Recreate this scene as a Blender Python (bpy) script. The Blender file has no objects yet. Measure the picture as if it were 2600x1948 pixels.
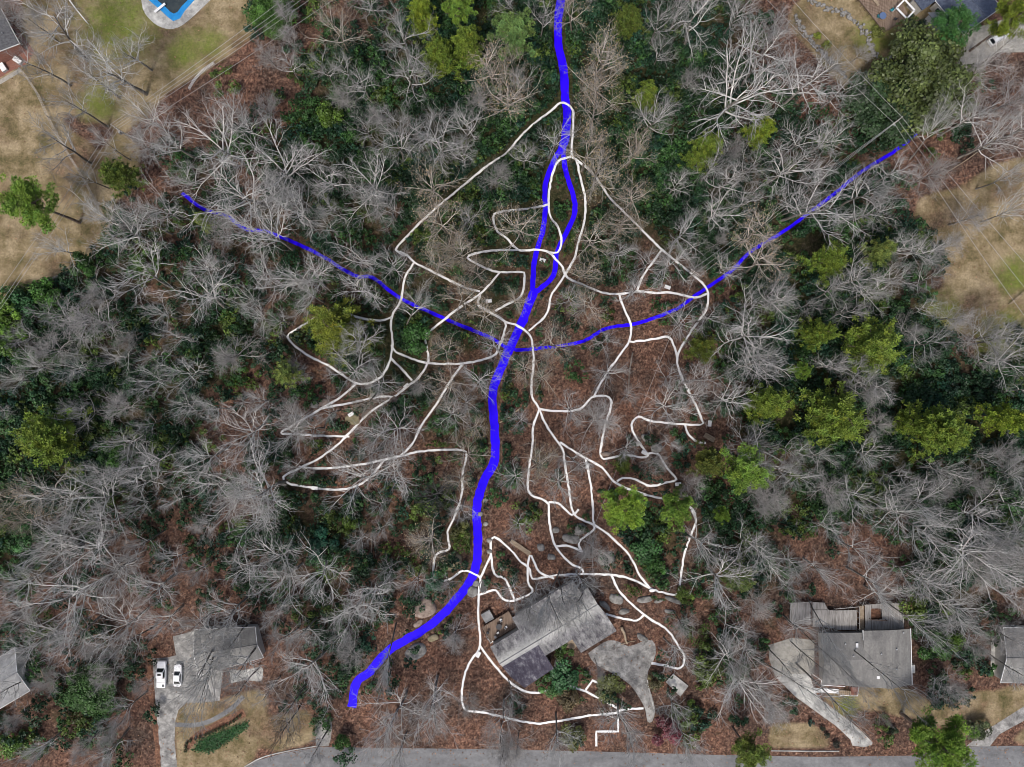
import bpy, math, random
import numpy as np
from mathutils import Vector, Quaternion
from math import radians as R_, pi, sin, cos

# ------------------------------------------------------------------ camera, sky, sun, exposure
S = bpy.context.scene
COL = S.collection
H = 160.0                       # flying height of the camera, metres
PX = 0.085                      # metres on the ground per photo pixel (2600 x 1948 photo)
cam_d = bpy.data.cameras.new("camera")
cam_d.sensor_width = 36.0
cam_d.lens = 18.0 * H / (1300 * PX)
cam_d.clip_start, cam_d.clip_end = 1.0, 3000.0
cam = bpy.data.objects.new("camera", cam_d)
cam.location = (0, 0, H)
COL.objects.link(cam)
S.camera = cam

SUN_EL, SUN_AZ = R_(58), R_(200)
W = bpy.data.worlds.new("World")
S.world = W
W.use_nodes = True
nt = W.node_tree
sky = nt.nodes.new("ShaderNodeTexSky")
sky.sky_type = 'NISHITA'
sky.sun_disc = False
sky.sun_elevation = SUN_EL
sky.sun_rotation = SUN_AZ
sky.air_density = 1.0
sky.dust_density = 4.0
sky.ozone_density = 0.6
bg = nt.nodes["Background"]
bg.inputs[1].default_value = 0.095
nt.links.new(sky.outputs[0], bg.inputs[0])
sd = bpy.data.lights.new("sun", 'SUN')
sd.energy = 1.5
sd.angle = R_(11)
sd.color = (1.0, 0.97, 0.94)
sun = bpy.data.objects.new("sun", sd)
sun.rotation_euler = (pi / 2 - SUN_EL, 0, pi - SUN_AZ)
sun.location = (0, 0, 80)
COL.objects.link(sun)
S.view_settings.view_transform = 'Standard'
S.view_settings.look = 'None'
S.view_settings.exposure = 0.6
S.view_settings.gamma = 1.0
S.render.filter_size = 0.9
S.cycles.filter_width = 0.9

rng = np.random.default_rng(7)
random.seed(7)
K = 700.0 / 2209.0              # enlarged study views: view pixel -> photo pixel
Q = 2600.0 / 2212.0             # overview pixel -> photo pixel


def G(px, py, h=0.0):
    """photo pixel -> world x, y of a point at height h"""
    f = (H - h) / H
    return ((px - 1300) * PX * f, (974 - py) * PX * f)


def V(ox, oy, x, y, h=0.0):
    return G(ox + x * K, oy + y * K, h)


def VP(ox, oy, pts, h=0.0):
    return [V(ox, oy, x, y, h) for x, y in pts]


# ------------------------------------------------------------------ materials
def mat(name, c1, c2=None, c3=None, scale=1.0, rough=0.85, spec=0.2, metal=0.0, bump=0.0, stretch=None, objcol=False, tint=False, coord='P', detail=5, pos=(0.35, 0.6), rgh=0.65, var=None):
    m = bpy.data.materials.new(name)
    m.use_nodes = True
    n, l = m.node_tree.nodes, m.node_tree.links
    b = n["Principled BSDF"]
    b.inputs["Roughness"].default_value = rough
    b.inputs["Specular IOR Level"].default_value = spec
    b.inputs["Metallic"].default_value = metal
    out = None
    if c2 is not None:
        if coord == 'P':
            g = n.new("ShaderNodeNewGeometry").outputs["Position"]
        else:
            g = n.new("ShaderNodeTexCoord").outputs["Object"]
        if stretch:
            mp = n.new("ShaderNodeMapping")
            mp.inputs["Rotation"].default_value = stretch[1] if len(stretch) > 1 and isinstance(stretch[1], tuple) else (0, 0, 0)
            mp.inputs["Scale"].default_value = stretch[0]
            l.new(g, mp.inputs[0])
            g = mp.outputs[0]
        t = n.new("ShaderNodeTexNoise")
        t.inputs["Scale"].default_value = scale
        t.inputs["Detail"].default_value = detail
        t.inputs["Roughness"].default_value = rgh
        l.new(g, t.inputs["Vector"])
        r = n.new("ShaderNodeValToRGB")
        e = r.color_ramp.elements
        e[0].position, e[1].position = pos
        e[0].color, e[1].color = (*c1, 1), (*c2, 1)
        if c3:
            x = e.new(min(0.98, pos[1] + 0.14))
            x.color = (*c3, 1)
        l.new(t.outputs["Fac"], r.inputs[0])
        out = r.outputs[0]
        if bump:
            bp = n.new("ShaderNodeBump")
            bp.inputs["Strength"].default_value = bump
            bp.inputs["Distance"].default_value = 0.1
            l.new(t.outputs["Fac"], bp.inputs["Height"])
            l.new(bp.outputs[0], b.inputs["Normal"])
    else:
        b.inputs["Base Color"].default_value = (*c1, 1)
        rg = n.new("ShaderNodeRGB")
        rg.outputs[0].default_value = (*c1, 1)
        out = rg.outputs[0]
    if var:
        tv = n.new("ShaderNodeTexNoise")
        tv.inputs["Scale"].default_value = var[0]
        tv.inputs["Detail"].default_value = 9
        tv.inputs["Roughness"].default_value = 0.7
        mpv = n.new("ShaderNodeMapping")
        mpv.inputs["Scale"].default_value = var[3] if len(var) > 3 else (1, 1, 1)
        l.new(n.new("ShaderNodeNewGeometry").outputs["Position"], mpv.inputs[0])
        l.new(mpv.outputs[0], tv.inputs["Vector"])
        rv = n.new("ShaderNodeValToRGB")
        rv.color_ramp.elements[0].position, rv.color_ramp.elements[1].position = 0.38, 0.60
        rv.color_ramp.elements[0].color = (var[1], var[1], var[1], 1)
        rv.color_ramp.elements[1].color = (var[2], var[2], var[2] * 0.98, 1)
        l.new(tv.outputs["Fac"], rv.inputs[0])
        mv = n.new("ShaderNodeMix")
        mv.data_type, mv.blend_type = 'RGBA', 'MULTIPLY'
        mv.inputs[0].default_value = 1
        l.new(out, mv.inputs[6])
        l.new(rv.outputs[0], mv.inputs[7])
        out = mv.outputs[2]
    if objcol:
        oi = n.new("ShaderNodeObjectInfo")
        mx = n.new("ShaderNodeMix")
        mx.data_type, mx.blend_type = 'RGBA', 'MULTIPLY'
        mx.inputs[0].default_value = 1
        l.new(out, mx.inputs[6])
        l.new(oi.outputs["Color"], mx.inputs[7])
        out = mx.outputs[2]
    if tint:
        at = n.new("ShaderNodeAttribute")
        at.attribute_name = "tint"
        mx = n.new("ShaderNodeMix")
        mx.data_type, mx.blend_type = 'RGBA', 'MULTIPLY'
        mx.inputs[0].default_value = 1
        l.new(out, mx.inputs[6])
        l.new(at.outputs["Color"], mx.inputs[7])
        out = mx.outputs[2]
    l.new(out, b.inputs["Base Color"])
    return m


M = {}
M['bark'] = mat("bark", (0.12, 0.105, 0.09), (0.30, 0.28, 0.25), scale=2.2, objcol=True, coord='O', stretch=((1, 1, 0.25),), bump=0.4)
M['twig'] = mat("twig", (0.50, 0.495, 0.485), (0.74, 0.735, 0.725), scale=0.9, objcol=True, tint=True, coord='O')
M['tanleaf'] = mat("tan_leaf", (0.40, 0.30, 0.19), (0.58, 0.47, 0.32), scale=2.0, objcol=True, coord='O')
M['needle'] = mat("needle", (0.62, 0.62, 0.62), (1.0, 1.0, 1.0), scale=0.9, objcol=True, tint=True, coord='O', rough=0.6, spec=0.3)
M['leaf'] = mat("shrub_leaf", (0.6, 0.6, 0.6), (1.0, 1.0, 1.0), scale=0.6, objcol=True, tint=True, coord='O', rough=0.5, spec=0.35)
M['under'] = mat("undergrowth_leaf", (0.6, 0.6, 0.6), (1.0, 1.0, 1.0), scale=0.25, tint=True, rough=0.5, spec=0.3)
M['pinebark'] = mat("pine_bark", (0.10, 0.07, 0.055), (0.22, 0.17, 0.14), scale=2.0, coord='O', stretch=((1, 1, 0.3),), bump=0.4)
M['water'] = mat("creek_water", (0.020, 0.002, 0.92), (0.030, 0.004, 0.99), scale=0.35, rough=0.45, spec=0.04, bump=0.08)
M['trail'] = mat("trail_gravel", (0.80, 0.79, 0.77), (0.89, 0.885, 0.87), scale=2.5, rough=0.95, bump=0.2)
M['asphalt'] = mat("asphalt", (0.15, 0.15, 0.15), (0.23, 0.23, 0.235), (0.29, 0.29, 0.29), scale=0.9, rough=0.9, detail=12, bump=0.1, rgh=0.8, var=(0.10, 0.72, 1.1, (1, 2.2, 1)))
M['drive'] = mat("old_concrete", (0.18, 0.175, 0.168), (0.32, 0.31, 0.295), (0.48, 0.47, 0.45), scale=0.6, rough=0.9, detail=13, bump=0.1, pos=(0.38, 0.54), rgh=0.82, var=(0.3, 0.66, 1.12))
M['concrete'] = mat("pale_concrete", (0.36, 0.35, 0.33), (0.58, 0.57, 0.54), scale=0.8, rough=0.9, detail=12, bump=0.1, rgh=0.8, var=(0.35, 0.55, 1.1))
M['patio'] = mat("patio_stone", (0.24, 0.23, 0.20), (0.38, 0.36, 0.32), scale=0.9, rough=0.9, detail=8)
M['brick'] = mat("brick", (0.16, 0.07, 0.05), (0.27, 0.13, 0.10), scale=4, detail=8)
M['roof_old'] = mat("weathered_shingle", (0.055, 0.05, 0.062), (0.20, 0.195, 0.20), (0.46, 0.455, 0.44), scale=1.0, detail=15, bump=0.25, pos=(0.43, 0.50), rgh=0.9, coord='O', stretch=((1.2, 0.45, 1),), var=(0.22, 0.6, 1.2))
M['roof_purple'] = mat("dark_mottled_shingle", (0.035, 0.03, 0.045), (0.075, 0.068, 0.09), (0.38, 0.38, 0.39), scale=0.8, detail=15, bump=0.25, pos=(0.42, 0.53), rgh=0.88, coord='O', stretch=((1.0, 0.5, 1),))
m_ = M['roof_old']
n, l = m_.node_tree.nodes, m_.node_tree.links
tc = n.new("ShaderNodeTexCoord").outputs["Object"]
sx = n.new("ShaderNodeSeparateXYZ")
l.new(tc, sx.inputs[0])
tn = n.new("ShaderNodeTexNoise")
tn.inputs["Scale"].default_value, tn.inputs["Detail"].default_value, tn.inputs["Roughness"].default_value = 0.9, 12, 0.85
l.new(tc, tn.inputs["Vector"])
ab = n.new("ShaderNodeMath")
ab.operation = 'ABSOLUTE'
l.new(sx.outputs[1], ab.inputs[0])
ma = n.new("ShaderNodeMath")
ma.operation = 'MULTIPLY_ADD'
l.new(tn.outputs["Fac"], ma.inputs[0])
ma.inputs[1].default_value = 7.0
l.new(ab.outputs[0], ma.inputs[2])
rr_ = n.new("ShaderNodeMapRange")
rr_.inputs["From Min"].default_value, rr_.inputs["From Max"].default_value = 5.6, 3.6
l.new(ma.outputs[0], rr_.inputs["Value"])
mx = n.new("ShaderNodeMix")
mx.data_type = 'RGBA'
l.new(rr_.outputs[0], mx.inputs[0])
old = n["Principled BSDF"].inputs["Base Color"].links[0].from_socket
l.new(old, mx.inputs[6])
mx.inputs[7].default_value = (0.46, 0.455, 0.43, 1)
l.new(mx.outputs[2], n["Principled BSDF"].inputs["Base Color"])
M['roof_grey'] = mat("grey_shingle", (0.15, 0.145, 0.14), (0.245, 0.24, 0.23), scale=2.2, detail=12, bump=0.2, rgh=0.85, var=(0.35, 0.78, 1.12, (2.2, 0.5, 1)))
M['roof_pale'] = mat("pale_shingle", (0.21, 0.21, 0.215), (0.31, 0.31, 0.31), scale=1.6, detail=12, bump=0.2, rgh=0.8, var=(0.3, 0.75, 1.12))
M['roof_blue'] = mat("blue_shingle", (0.045, 0.055, 0.085), (0.095, 0.115, 0.16), scale=2.6, detail=10, bump=0.2)
M['roof_dark'] = mat("dark_shingle", (0.07, 0.07, 0.075), (0.14, 0.14, 0.145), scale=2.6, detail=10, bump=0.2)
M['siding'] = mat("siding", (0.42, 0.40, 0.36), (0.50, 0.48, 0.44), scale=1.5)
M['white'] = mat("white_paint", (0.72, 0.72, 0.71), (0.82, 0.82, 0.81), scale=2.0, rough=0.6)
M['carwhite'] = mat("car_paint", (0.80, 0.80, 0.80), (0.84, 0.84, 0.84), scale=1.0, rough=0.25, spec=0.5)
M['glass'] = mat("car_glass", (0.015, 0.018, 0.022), rough=0.08, spec=0.6)
M['window'] = mat("window_glass", (0.03, 0.04, 0.05), rough=0.08, spec=0.6)
M['rubber'] = mat("rubber", (0.02, 0.02, 0.02), rough=0.9)
M['metal'] = mat("grey_metal", (0.32, 0.33, 0.34), (0.42, 0.43, 0.44), scale=3, rough=0.5, metal=0.4)
M['darkmetal'] = mat("dark_metal", (0.03, 0.03, 0.033), (0.06, 0.06, 0.065), scale=3, rough=0.5)
M['deckgrey'] = mat("weathered_deck", (0.20, 0.185, 0.17), (0.42, 0.40, 0.375), (0.52, 0.50, 0.47), scale=0.7, stretch=((6, 0.5, 1),), detail=8)
M['deckbrown'] = mat("brown_deck", (0.14, 0.095, 0.07), (0.27, 0.20, 0.15), scale=0.8, stretch=((6, 0.5, 1), (0, 0, R_(35))), detail=8)
M['wood'] = mat("bare_timber", (0.24, 0.18, 0.12), (0.40, 0.32, 0.23), scale=1.2, stretch=((1, 5, 1),), detail=8)
M['darkwood'] = mat("dark_timber", (0.07, 0.045, 0.035), (0.14, 0.10, 0.08), scale=1.2, detail=8)
M['log'] = mat("log_bark", (0.13, 0.10, 0.08), (0.28, 0.24, 0.20), scale=1.6, detail=8, bump=0.3)
M['rock_tan'] = mat("tan_rock", (0.17, 0.125, 0.10), (0.33, 0.26, 0.215), (0.45, 0.38, 0.33), scale=1.1, detail=10, bump=0.5)
M['rock_grey'] = mat("grey_rock", (0.13, 0.125, 0.115), (0.30, 0.29, 0.27), (0.42, 0.41, 0.39), scale=1.2, detail=10, bump=0.5)
M['rock_moss'] = mat("mossy_rock", (0.16, 0.15, 0.08), (0.31, 0.26, 0.17), scale=0.8, detail=10, bump=0.5)
M['poolblue'] = mat("pool_liner", (0.02, 0.20, 0.50), (0.03, 0.26, 0.58), scale=1, rough=0.4)
M['poolwater'] = mat("dark_pool_water", (0.02, 0.03, 0.035), (0.045, 0.055, 0.055), scale=0.3, rough=0.12, spec=0.5)
M['polewood'] = mat("pole_wood", (0.30, 0.27, 0.24), (0.44, 0.41, 0.37), scale=2, coord='O')
M['wire'] = mat("wire", (0.42, 0.42, 0.42), rough=0.5)
M['teal'] = mat("teal_plastic", (0.04, 0.20, 0.24), rough=0.5)
M['bluecloth'] = mat("blue_cloth", (0.10, 0.15, 0.27), rough=0.8)
M['mulch'] = mat("mulch", (0.13, 0.062, 0.04), (0.26, 0.135, 0.085), scale=2, detail=9, bump=0.3, var=(0.5, 0.5, 1.0))
M['ring'] = mat("pond_water", (0.03, 0.035, 0.035), rough=0.15, spec=0.5)


# ------------------------------------------------------------------ mesh helpers
def new_mesh(name, verts, faces, material, smooth=False, tint=None):
    me = bpy.data.meshes.new(name)
    verts = np.asarray(verts, dtype=np.float32).reshape(-1, 3)
    if isinstance(faces, np.ndarray):
        n, k = faces.shape
        me.vertices.add(len(verts))
        me.vertices.foreach_set("co", verts.ravel())
        me.loops.add(n * k)
        me.loops.foreach_set("vertex_index", faces.astype(np.int32).ravel())
        me.polygons.add(n)
        me.polygons.foreach_set("loop_start", np.arange(0, n * k, k, dtype=np.int32))
        me.polygons.foreach_set("loop_total", np.full(n, k, dtype=np.int32))
        me.update(calc_edges=True)
    else:
        me.from_pydata([tuple(map(float, v)) for v in verts], [], [tuple(f) for f in faces])
        me.update()
    me.materials.append(material)
    if smooth:
        me.polygons.foreach_set("use_smooth", np.ones(len(me.polygons), dtype=bool))
    if tint is not None:
        a = me.attributes.new("tint", 'FLOAT_COLOR', 'POINT')
        t = np.ones((len(verts), 4), dtype=np.float32)
        t[:, :3] = tint
        a.data.foreach_set("color", t.ravel())
    return me


class MB:
    """collects boxes, tubes and prisms, built as one mesh object"""
    def __init__(s):
        s.v, s.f = [], []

    def add(s, v, f):
        o = len(s.v)
        s.v += [tuple(p) for p in v]
        s.f += [tuple(i + o for i in q) for q in f]
        return s

    def box(s, c, d, rz=0.0, taper=1.0):
        x, y, z = d[0] / 2, d[1] / 2, d[2] / 2
        cs, sn = cos(rz), sin(rz)
        v = []
        for k, t in ((-1, 1.0), (1, taper)):
            for a, b in ((-1, -1), (1, -1), (1, 1), (-1, 1)):
                px, py = a * x * t, b * y * t
                v.append((c[0] + px * cs - py * sn, c[1] + px * sn + py * cs, c[2] + k * z))
        return s.add(v, [(3, 2, 1, 0), (4, 5, 6, 7), (0, 1, 5, 4), (1, 2, 6, 5), (2, 3, 7, 6), (3, 0, 4, 7)])

    def bar(s, a, b, w, h):
        """box between two points"""
        a, b = np.array(a, float), np.array(b, float)
        d = b - a
        d /= np.linalg.norm(d)
        u = np.cross(d, (0, 0, 1.0))
        if np.linalg.norm(u) < 1e-4:
            u = np.array((1.0, 0, 0))
        u /= np.linalg.norm(u)
        t = np.cross(u, d)
        v = [p + u * i * w / 2 + t * j * h / 2 for p in (a, b) for i, j in ((-1, -1), (1, -1), (1, 1), (-1, 1))]
        return s.add(v, [(3, 2, 1, 0), (4, 5, 6, 7), (0, 1, 5, 4), (1, 2, 6, 5), (2, 3, 7, 6), (3, 0, 4, 7)])

    def tube(s, pts, rad, n=8, cap=True):
        pts = [np.array(p, float) for p in pts]
        if not hasattr(rad, '__len__'):
            rad = [rad] * len(pts)
        v, f = [], []
        for i, p in enumerate(pts):
            d = pts[min(i + 1, len(pts) - 1)] - pts[max(i - 1, 0)]
            d /= np.linalg.norm(d)
            u = np.cross(d, (0.0, 0.0, 1.0) if abs(d[2]) < 0.9 else (1.0, 0.0, 0.0))
            u /= np.linalg.norm(u)
            w = np.cross(d, u)
            for k in range(n):
                a = 2 * pi * k / n
                v.append(p + rad[i] * (cos(a) * u + sin(a) * w))
        for i in range(len(pts) - 1):
            for k in range(n):
                k2 = (k + 1) % n
                f.append((i * n + k, i * n + k2, (i + 1) * n + k2, (i + 1) * n + k))
        if cap:
            f.append(tuple(range(n - 1, -1, -1)))
            f.append(tuple((len(pts) - 1) * n + k for k in range(n)))
        return s.add(v, f)

    def prism(s, poly, z0, z1):
        """polygon (list of x,y) extruded; z1 may be a list of heights"""
        n = len(poly)
        a = sum(poly[i][0] * poly[(i + 1) % n][1] - poly[(i + 1) % n][0] * poly[i][1] for i in range(n))
        zt = list(z1) if hasattr(z1, '__len__') else [z1] * n
        zb = list(z0) if hasattr(z0, '__len__') else [z0] * n
        if a < 0:
            poly, zt, zb = poly[::-1], zt[::-1], zb[::-1]
        v = [(p[0], p[1], z) for p, z in zip(poly, zb)] + [(p[0], p[1], z) for p, z in zip(poly, zt)]
        f = [tuple(range(n - 1, -1, -1)), tuple(range(n, 2 * n))]
        f += [(i, (i + 1) % n, n + (i + 1) % n, n + i) for i in range(n)]
        return s.add(v, f)

    def build(s, name, material, parent=None, loc=(0, 0, 0), smooth=False):
        me = new_mesh(name, s.v, s.f, material, smooth)
        o = bpy.data.objects.new(name, me)
        COL.objects.link(o)
        o.location = loc
        if parent is not None:
            o.parent = parent
        return o


def tag(o, label, cat=None, group=None, kind=None):
    o['label'] = label
    if cat:
        o['category'] = cat
    if group:
        o['group'] = group
    if kind:
        o['kind'] = kind
    return o


def thing(name, label, cat, loc, rz=0.0, group=None):
    o = bpy.data.objects.new(name, None)
    o.empty_display_size = 0.3
    COL.objects.link(o)
    o.location = (loc[0], loc[1], loc[2] if len(loc) > 2 else 0.0)
    o.rotation_euler = (0, 0, rz)
    return tag(o, label, cat, group)


def dup(root, loc, rz, scale=1.0, label=None, group=None):
    r = root.copy()
    COL.objects.link(r)
    r.location = loc
    r.rotation_euler = (0, 0, rz)
    r.scale = (scale, scale, scale) if not hasattr(scale, '__len__') else scale
    if label:
        r['label'] = label
    if group:
        r['group'] = group
    for ch in list(root.children):
        c = ch.copy()
        COL.objects.link(c)
        c.parent = r
        for g in ch.children:
            d = g.copy()
            COL.objects.link(d)
            d.parent = c
    return r


def inpoly(X, Y, poly):
    c = np.zeros(X.shape, bool)
    n = len(poly)
    j = n - 1
    for i in range(n):
        xi, yi = poly[i]
        xj, yj = poly[j]
        t = ((yi > Y) != (yj > Y)) & (X < (xj - xi) * (Y - yi) / (yj - yi + 1e-12) + xi)
        c ^= t
        j = i
    return c


def smooth_line(pts, step=1.0, jitter=0.0, seed=0):
    """Catmull-Rom through the points, resampled"""
    p = np.array(pts, float)
    p = np.vstack([2 * p[0] - p[1], p, 2 * p[-1] - p[-2]])
    out = []
    for i in range(1, len(p) - 2):
        n = max(2, int(np.linalg.norm(p[i + 1] - p[i]) / step))
        for k in range(n):
            t = k / n
            out.append(0.5 * ((2 * p[i]) + (-p[i - 1] + p[i + 1]) * t + (2 * p[i - 1] - 5 * p[i] + 4 * p[i + 1] - p[i + 2]) * t * t
                              + (-p[i - 1] + 3 * p[i] - 3 * p[i + 1] + p[i + 2]) * t ** 3))
    out.append(p[-2])
    out = np.array(out)
    if jitter:
        rr = np.random.default_rng(seed)
        out[1:-1] += rr.normal(0, jitter, (len(out) - 2, 2))
    return out


def ribbon(mb, line, width, z, seed=0, rough=0.1):
    rr = np.random.default_rng(seed)
    n = len(line)
    d = np.gradient(line, axis=0)
    d /= np.linalg.norm(d, axis=1)[:, None] + 1e-9
    nn = np.stack([-d[:, 1], d[:, 0]], 1)
    w1 = width / 2 * (1 + rr.normal(0, rough, n))
    w2 = width / 2 * (1 + rr.normal(0, rough, n))
    v = []
    for i in range(n):
        a, b = line[i] + nn[i] * w1[i], line[i] - nn[i] * w2[i]
        v += [(a[0], a[1], z), (b[0], b[1], z)]
    mb.add(v, [(2 * i, 2 * i + 1, 2 * i + 3, 2 * i + 2) for i in range(n - 1)])


# ------------------------------------------------------------------ the setting: ground, creek, footpaths, road, driveways, lawns
LAWNS = [
    [(60, -80), (660, -80), (650, 80), (600, 130), (500, 190), (420, 235), (385, 280), (330, 330), (100, 270), (50, 180)],
    [(-90, 170), (60, 180), (170, 320), (255, 395), (300, 330), (355, 380), (350, 470), (285, 520), (270, 640), (165, 690), (60, 740), (-90, 790)],
    [(2010, 20), (2130, -80), (2300, -80), (2400, 60), (2420, 190), (2230, 140), (2215, 210), (2170, 260), (2120, 200), (2060, 130), (2000, 60)],
    [(2690, 380), (2520, 420), (2430, 480), (2330, 500), (2320, 560), (2380, 640), (2400, 720), (2350, 800), (2430, 850), (2550, 850), (2690, 850)],
    [(452, 1800), (480, 1785), (560, 1780), (660, 1745), (680, 1790), (640, 1880), (650, 1930), (560, 2000), (450, 2000), (443, 1860)],
    [(2075, 1765), (2180, 1745), (2300, 1750), (2340, 1775), (2400, 1790), (2480, 1760), (2690, 1730), (2690, 1780), (2560, 1820), (2462, 1880), (2420, 1850), (2330, 1820), (2200, 1800), (2110, 1790)],
    [(1950, 1835), (2050, 1835), (2090, 1860), (2130, 1902), (1950, 1902)],
    [(2530, 1890), (2690, 1810), (2690, 1890)],
    [(620, 1860), (700, 1820), (790, 1800), (800, 1880), (700, 1910)],
]
GREENLAWN = [(300, 60, 120), (470, 130, 60), (530, 110, 50), (250, 260, 60), (310, 20, 60), (2580, 700, 60), (2560, 860, 90), (2380, 800, 70), (2215, 90, 60), (2150, 1790, 40)]
GREEN = """00000031335566667652000000
00000011554666657641003310
00001112666666667643126511
00011234765676667744334110
00123435656676567754453100
00234344544666556765554310
21553344434554443456665411
76544543455453332236775322
76544554466443110136777533
56656532355332200137777755
65655211233441100137777866
66665223332331111234566666
45553224324321123344555566
54322335534410125344222656
53211234423421013345111555
11211123432210000223200442
12410002321000100232000441
14510002320001110211000110
33310012100001110220011110
11000000000000000000000000""".split()
GREEN = np.array([[int(c) for c in r] for r in GREEN], float)


def green_at(px, py):
    """undergrowth density 0..1 at a photo pixel (bilinear in a 100 px grid)"""
    x = np.clip(np.asarray(px, float) / 100 - 0.5, 0, 24.999)
    y = np.clip(np.asarray(py, float) / 100 - 0.5, 0, 18.999)
    i, j = x.astype(int), y.astype(int)
    fx, fy = x - i, y - j
    return ((GREEN[j, i] * (1 - fx) + GREEN[j, i + 1] * fx) * (1 - fy) + (GREEN[j + 1, i] * (1 - fx) + GREEN[j + 1, i + 1] * fx) * fy) / 9


def lawn_mask(px, py):
    m = np.zeros(np.shape(px))
    for p in LAWNS:
        m = np.maximum(m, inpoly(px, py, p))
    return m


xs = np.concatenate([[-700, -400, -250, -180], np.arange(-150, 150.1, 1.0), [180, 250, 400, 700]])
ys = np.concatenate([[-700, -400, -220, -150], np.arange(-120, 120.1, 1.0), [150, 220, 400, 700]])
XX, YY = np.meshgrid(xs, ys)
gpx, gpy = XX / PX + 1300, 974 - YY / PX
lm = lawn_mask(gpx, gpy)
for _ in range(3):
    lm = (lm + np.roll(lm, 1, 0) + np.roll(lm, -1, 0) + np.roll(lm, 1, 1) + np.roll(lm, -1, 1)) / 5
gl = np.zeros_like(lm)
for cx, cy, r in GREENLAWN:
    gl = np.maximum(gl, np.clip(1.25 - np.hypot(gpx - cx, gpy - cy) / (r * 1.35), 0, 1))
iv = green_at(np.clip(gpx, 0, 2599), np.clip(gpy, 0, 1947))
ny, nx = XX.shape
gv = np.stack([XX.ravel(), YY.ravel(), np.zeros(XX.size)], 1)
ii = np.arange((ny - 1) * (nx - 1))
a0 = (ii // (nx - 1)) * nx + ii % (nx - 1)
gf = np.stack([a0, a0 + 1, a0 + nx + 1, a0 + nx], 1)
gm = bpy.data.materials.new("forest_floor")
gm.use_nodes = True
n, l = gm.node_tree.nodes, gm.node_tree.links
pb = n["Principled BSDF"]
pb.inputs["Roughness"].default_value = 0.95
pb.inputs["Specular IOR Level"].default_value = 0.1
geo = n.new("ShaderNodeNewGeometry").outputs["Position"]
att = n.new("ShaderNodeAttribute")
att.attribute_name = "tint"
sep = n.new("ShaderNodeSeparateColor")
l.new(att.outputs["Color"], sep.inputs[0])


def noise(scale, detail=6, rough=0.65):
    t = n.new("ShaderNodeTexNoise")
    t.inputs["Scale"].default_value = scale
    t.inputs["Detail"].default_value = detail
    t.inputs["Roughness"].default_value = rough
    l.new(geo, t.inputs["Vector"])
    return t.outputs["Fac"]


def ramp(fac, stops):
    r = n.new("ShaderNodeValToRGB")
    e = r.color_ramp.elements
    e[0].position, e[0].color = stops[0][0], (*stops[0][1], 1)
    e[1].position, e[1].color = stops[-1][0], (*stops[-1][1], 1)
    for p, c in stops[1:-1]:
        e.new(p).color = (*c, 1)
    l.new(fac, r.inputs[0])
    return r.outputs[0]


def mixc(f, a, b, mode='MIX'):
    m = n.new("ShaderNodeMix")
    m.data_type, m.blend_type = 'RGBA', mode
    if isinstance(f, float):
        m.inputs[0].default_value = f
    else:
        l.new(f, m.inputs[0])
    l.new(a, m.inputs[6])
    l.new(b, m.inputs[7])
    return m.outputs[2]


def mth(op, a, b):
    m = n.new("ShaderNodeMath")
    m.operation = op
    m.use_clamp = True
    for k, x in ((0, a), (1, b)):
        if isinstance(x, (int, float)):
            m.inputs[k].default_value = x
        else:
            l.new(x, m.inputs[k])
    return m.outputs[0]


def mth2(op, a, b):
    m = n.new("ShaderNodeMath")
    m.operation = op
    for k, x in ((0, a), (1, b)):
        if isinstance(x, (int, float)):
            m.inputs[k].default_value = x
        else:
            l.new(x, m.inputs[k])
    return m.outputs[0]


fine = noise(1.15, 10, 0.86)
litter = ramp(fine, [(0.37, (0.026, 0.019, 0.016)), (0.48, (0.110, 0.070, 0.054)), (0.56, (0.215, 0.143, 0.110)), (0.67, (0.44, 0.34, 0.27))])
vor = n.new("ShaderNodeTexVoronoi")
vor.inputs["Scale"].default_value = 3.2
l.new(geo, vor.inputs["Vector"])
litter = mixc(1.0, litter, ramp(vor.outputs["Color"], [(0.15, (0.55, 0.5, 0.5)), (0.55, (1.0, 1.0, 1.0)), (0.92, (1.55, 1.5, 1.4))]), 'MULTIPLY')
big = ramp(noise(0.11, 5), [(0.36, (0.50, 0.54, 0.56)), (0.64, (1.18, 0.99, 0.90))])
litter = mixc(1.0, litter, big, 'MULTIPLY')
lawn = ramp(noise(0.2, 9, 0.72), [(0.34, (0.095, 0.088, 0.038)), (0.46, (0.205, 0.160, 0.090)), (0.62, (0.37, 0.295, 0.19))])
lawn = mixc(1.0, lawn, ramp(noise(2.2, 8, 0.85), [(0.36, (0.62, 0.62, 0.60)), (0.62, (1.2, 1.18, 1.12))]), 'MULTIPLY')
lawn = mixc(mth('MULTIPLY', mth('SUBTRACT', noise(0.09, 8, 0.7), 0.5), 4.0), lawn, litter)
grn = ramp(noise(1.5, 8, 0.8), [(0.3, (0.07, 0.09, 0.015)), (0.7, (0.20, 0.25, 0.045))])
ivy = ramp(noise(1.4, 9, 0.84), [(0.37, (0.010, 0.012, 0.007)), (0.52, (0.040, 0.042, 0.018)), (0.66, (0.15, 0.11, 0.07))])
nb = noise(0.22, 6)
c = mixc(mth('MULTIPLY', mth('SUBTRACT', mth2('ADD', mth('MULTIPLY', sep.outputs[2], 0.9), nb), 0.78), 4.0), litter, ivy)
c = mixc(mth('MULTIPLY', mth('SUBTRACT', mth('ADD', sep.outputs[0], mth('MULTIPLY', nb, 0.6)), 0.62), 4.0), c, lawn)
c = mixc(mth('MULTIPLY', mth('SUBTRACT', mth2('ADD', mth2('MULTIPLY', sep.outputs[1], 0.85), mth2('MULTIPLY', noise(0.35, 10, 0.8), 1.7)), 1.22), 1.5), c, grn)
l.new(c, pb.inputs["Base Color"])
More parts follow.
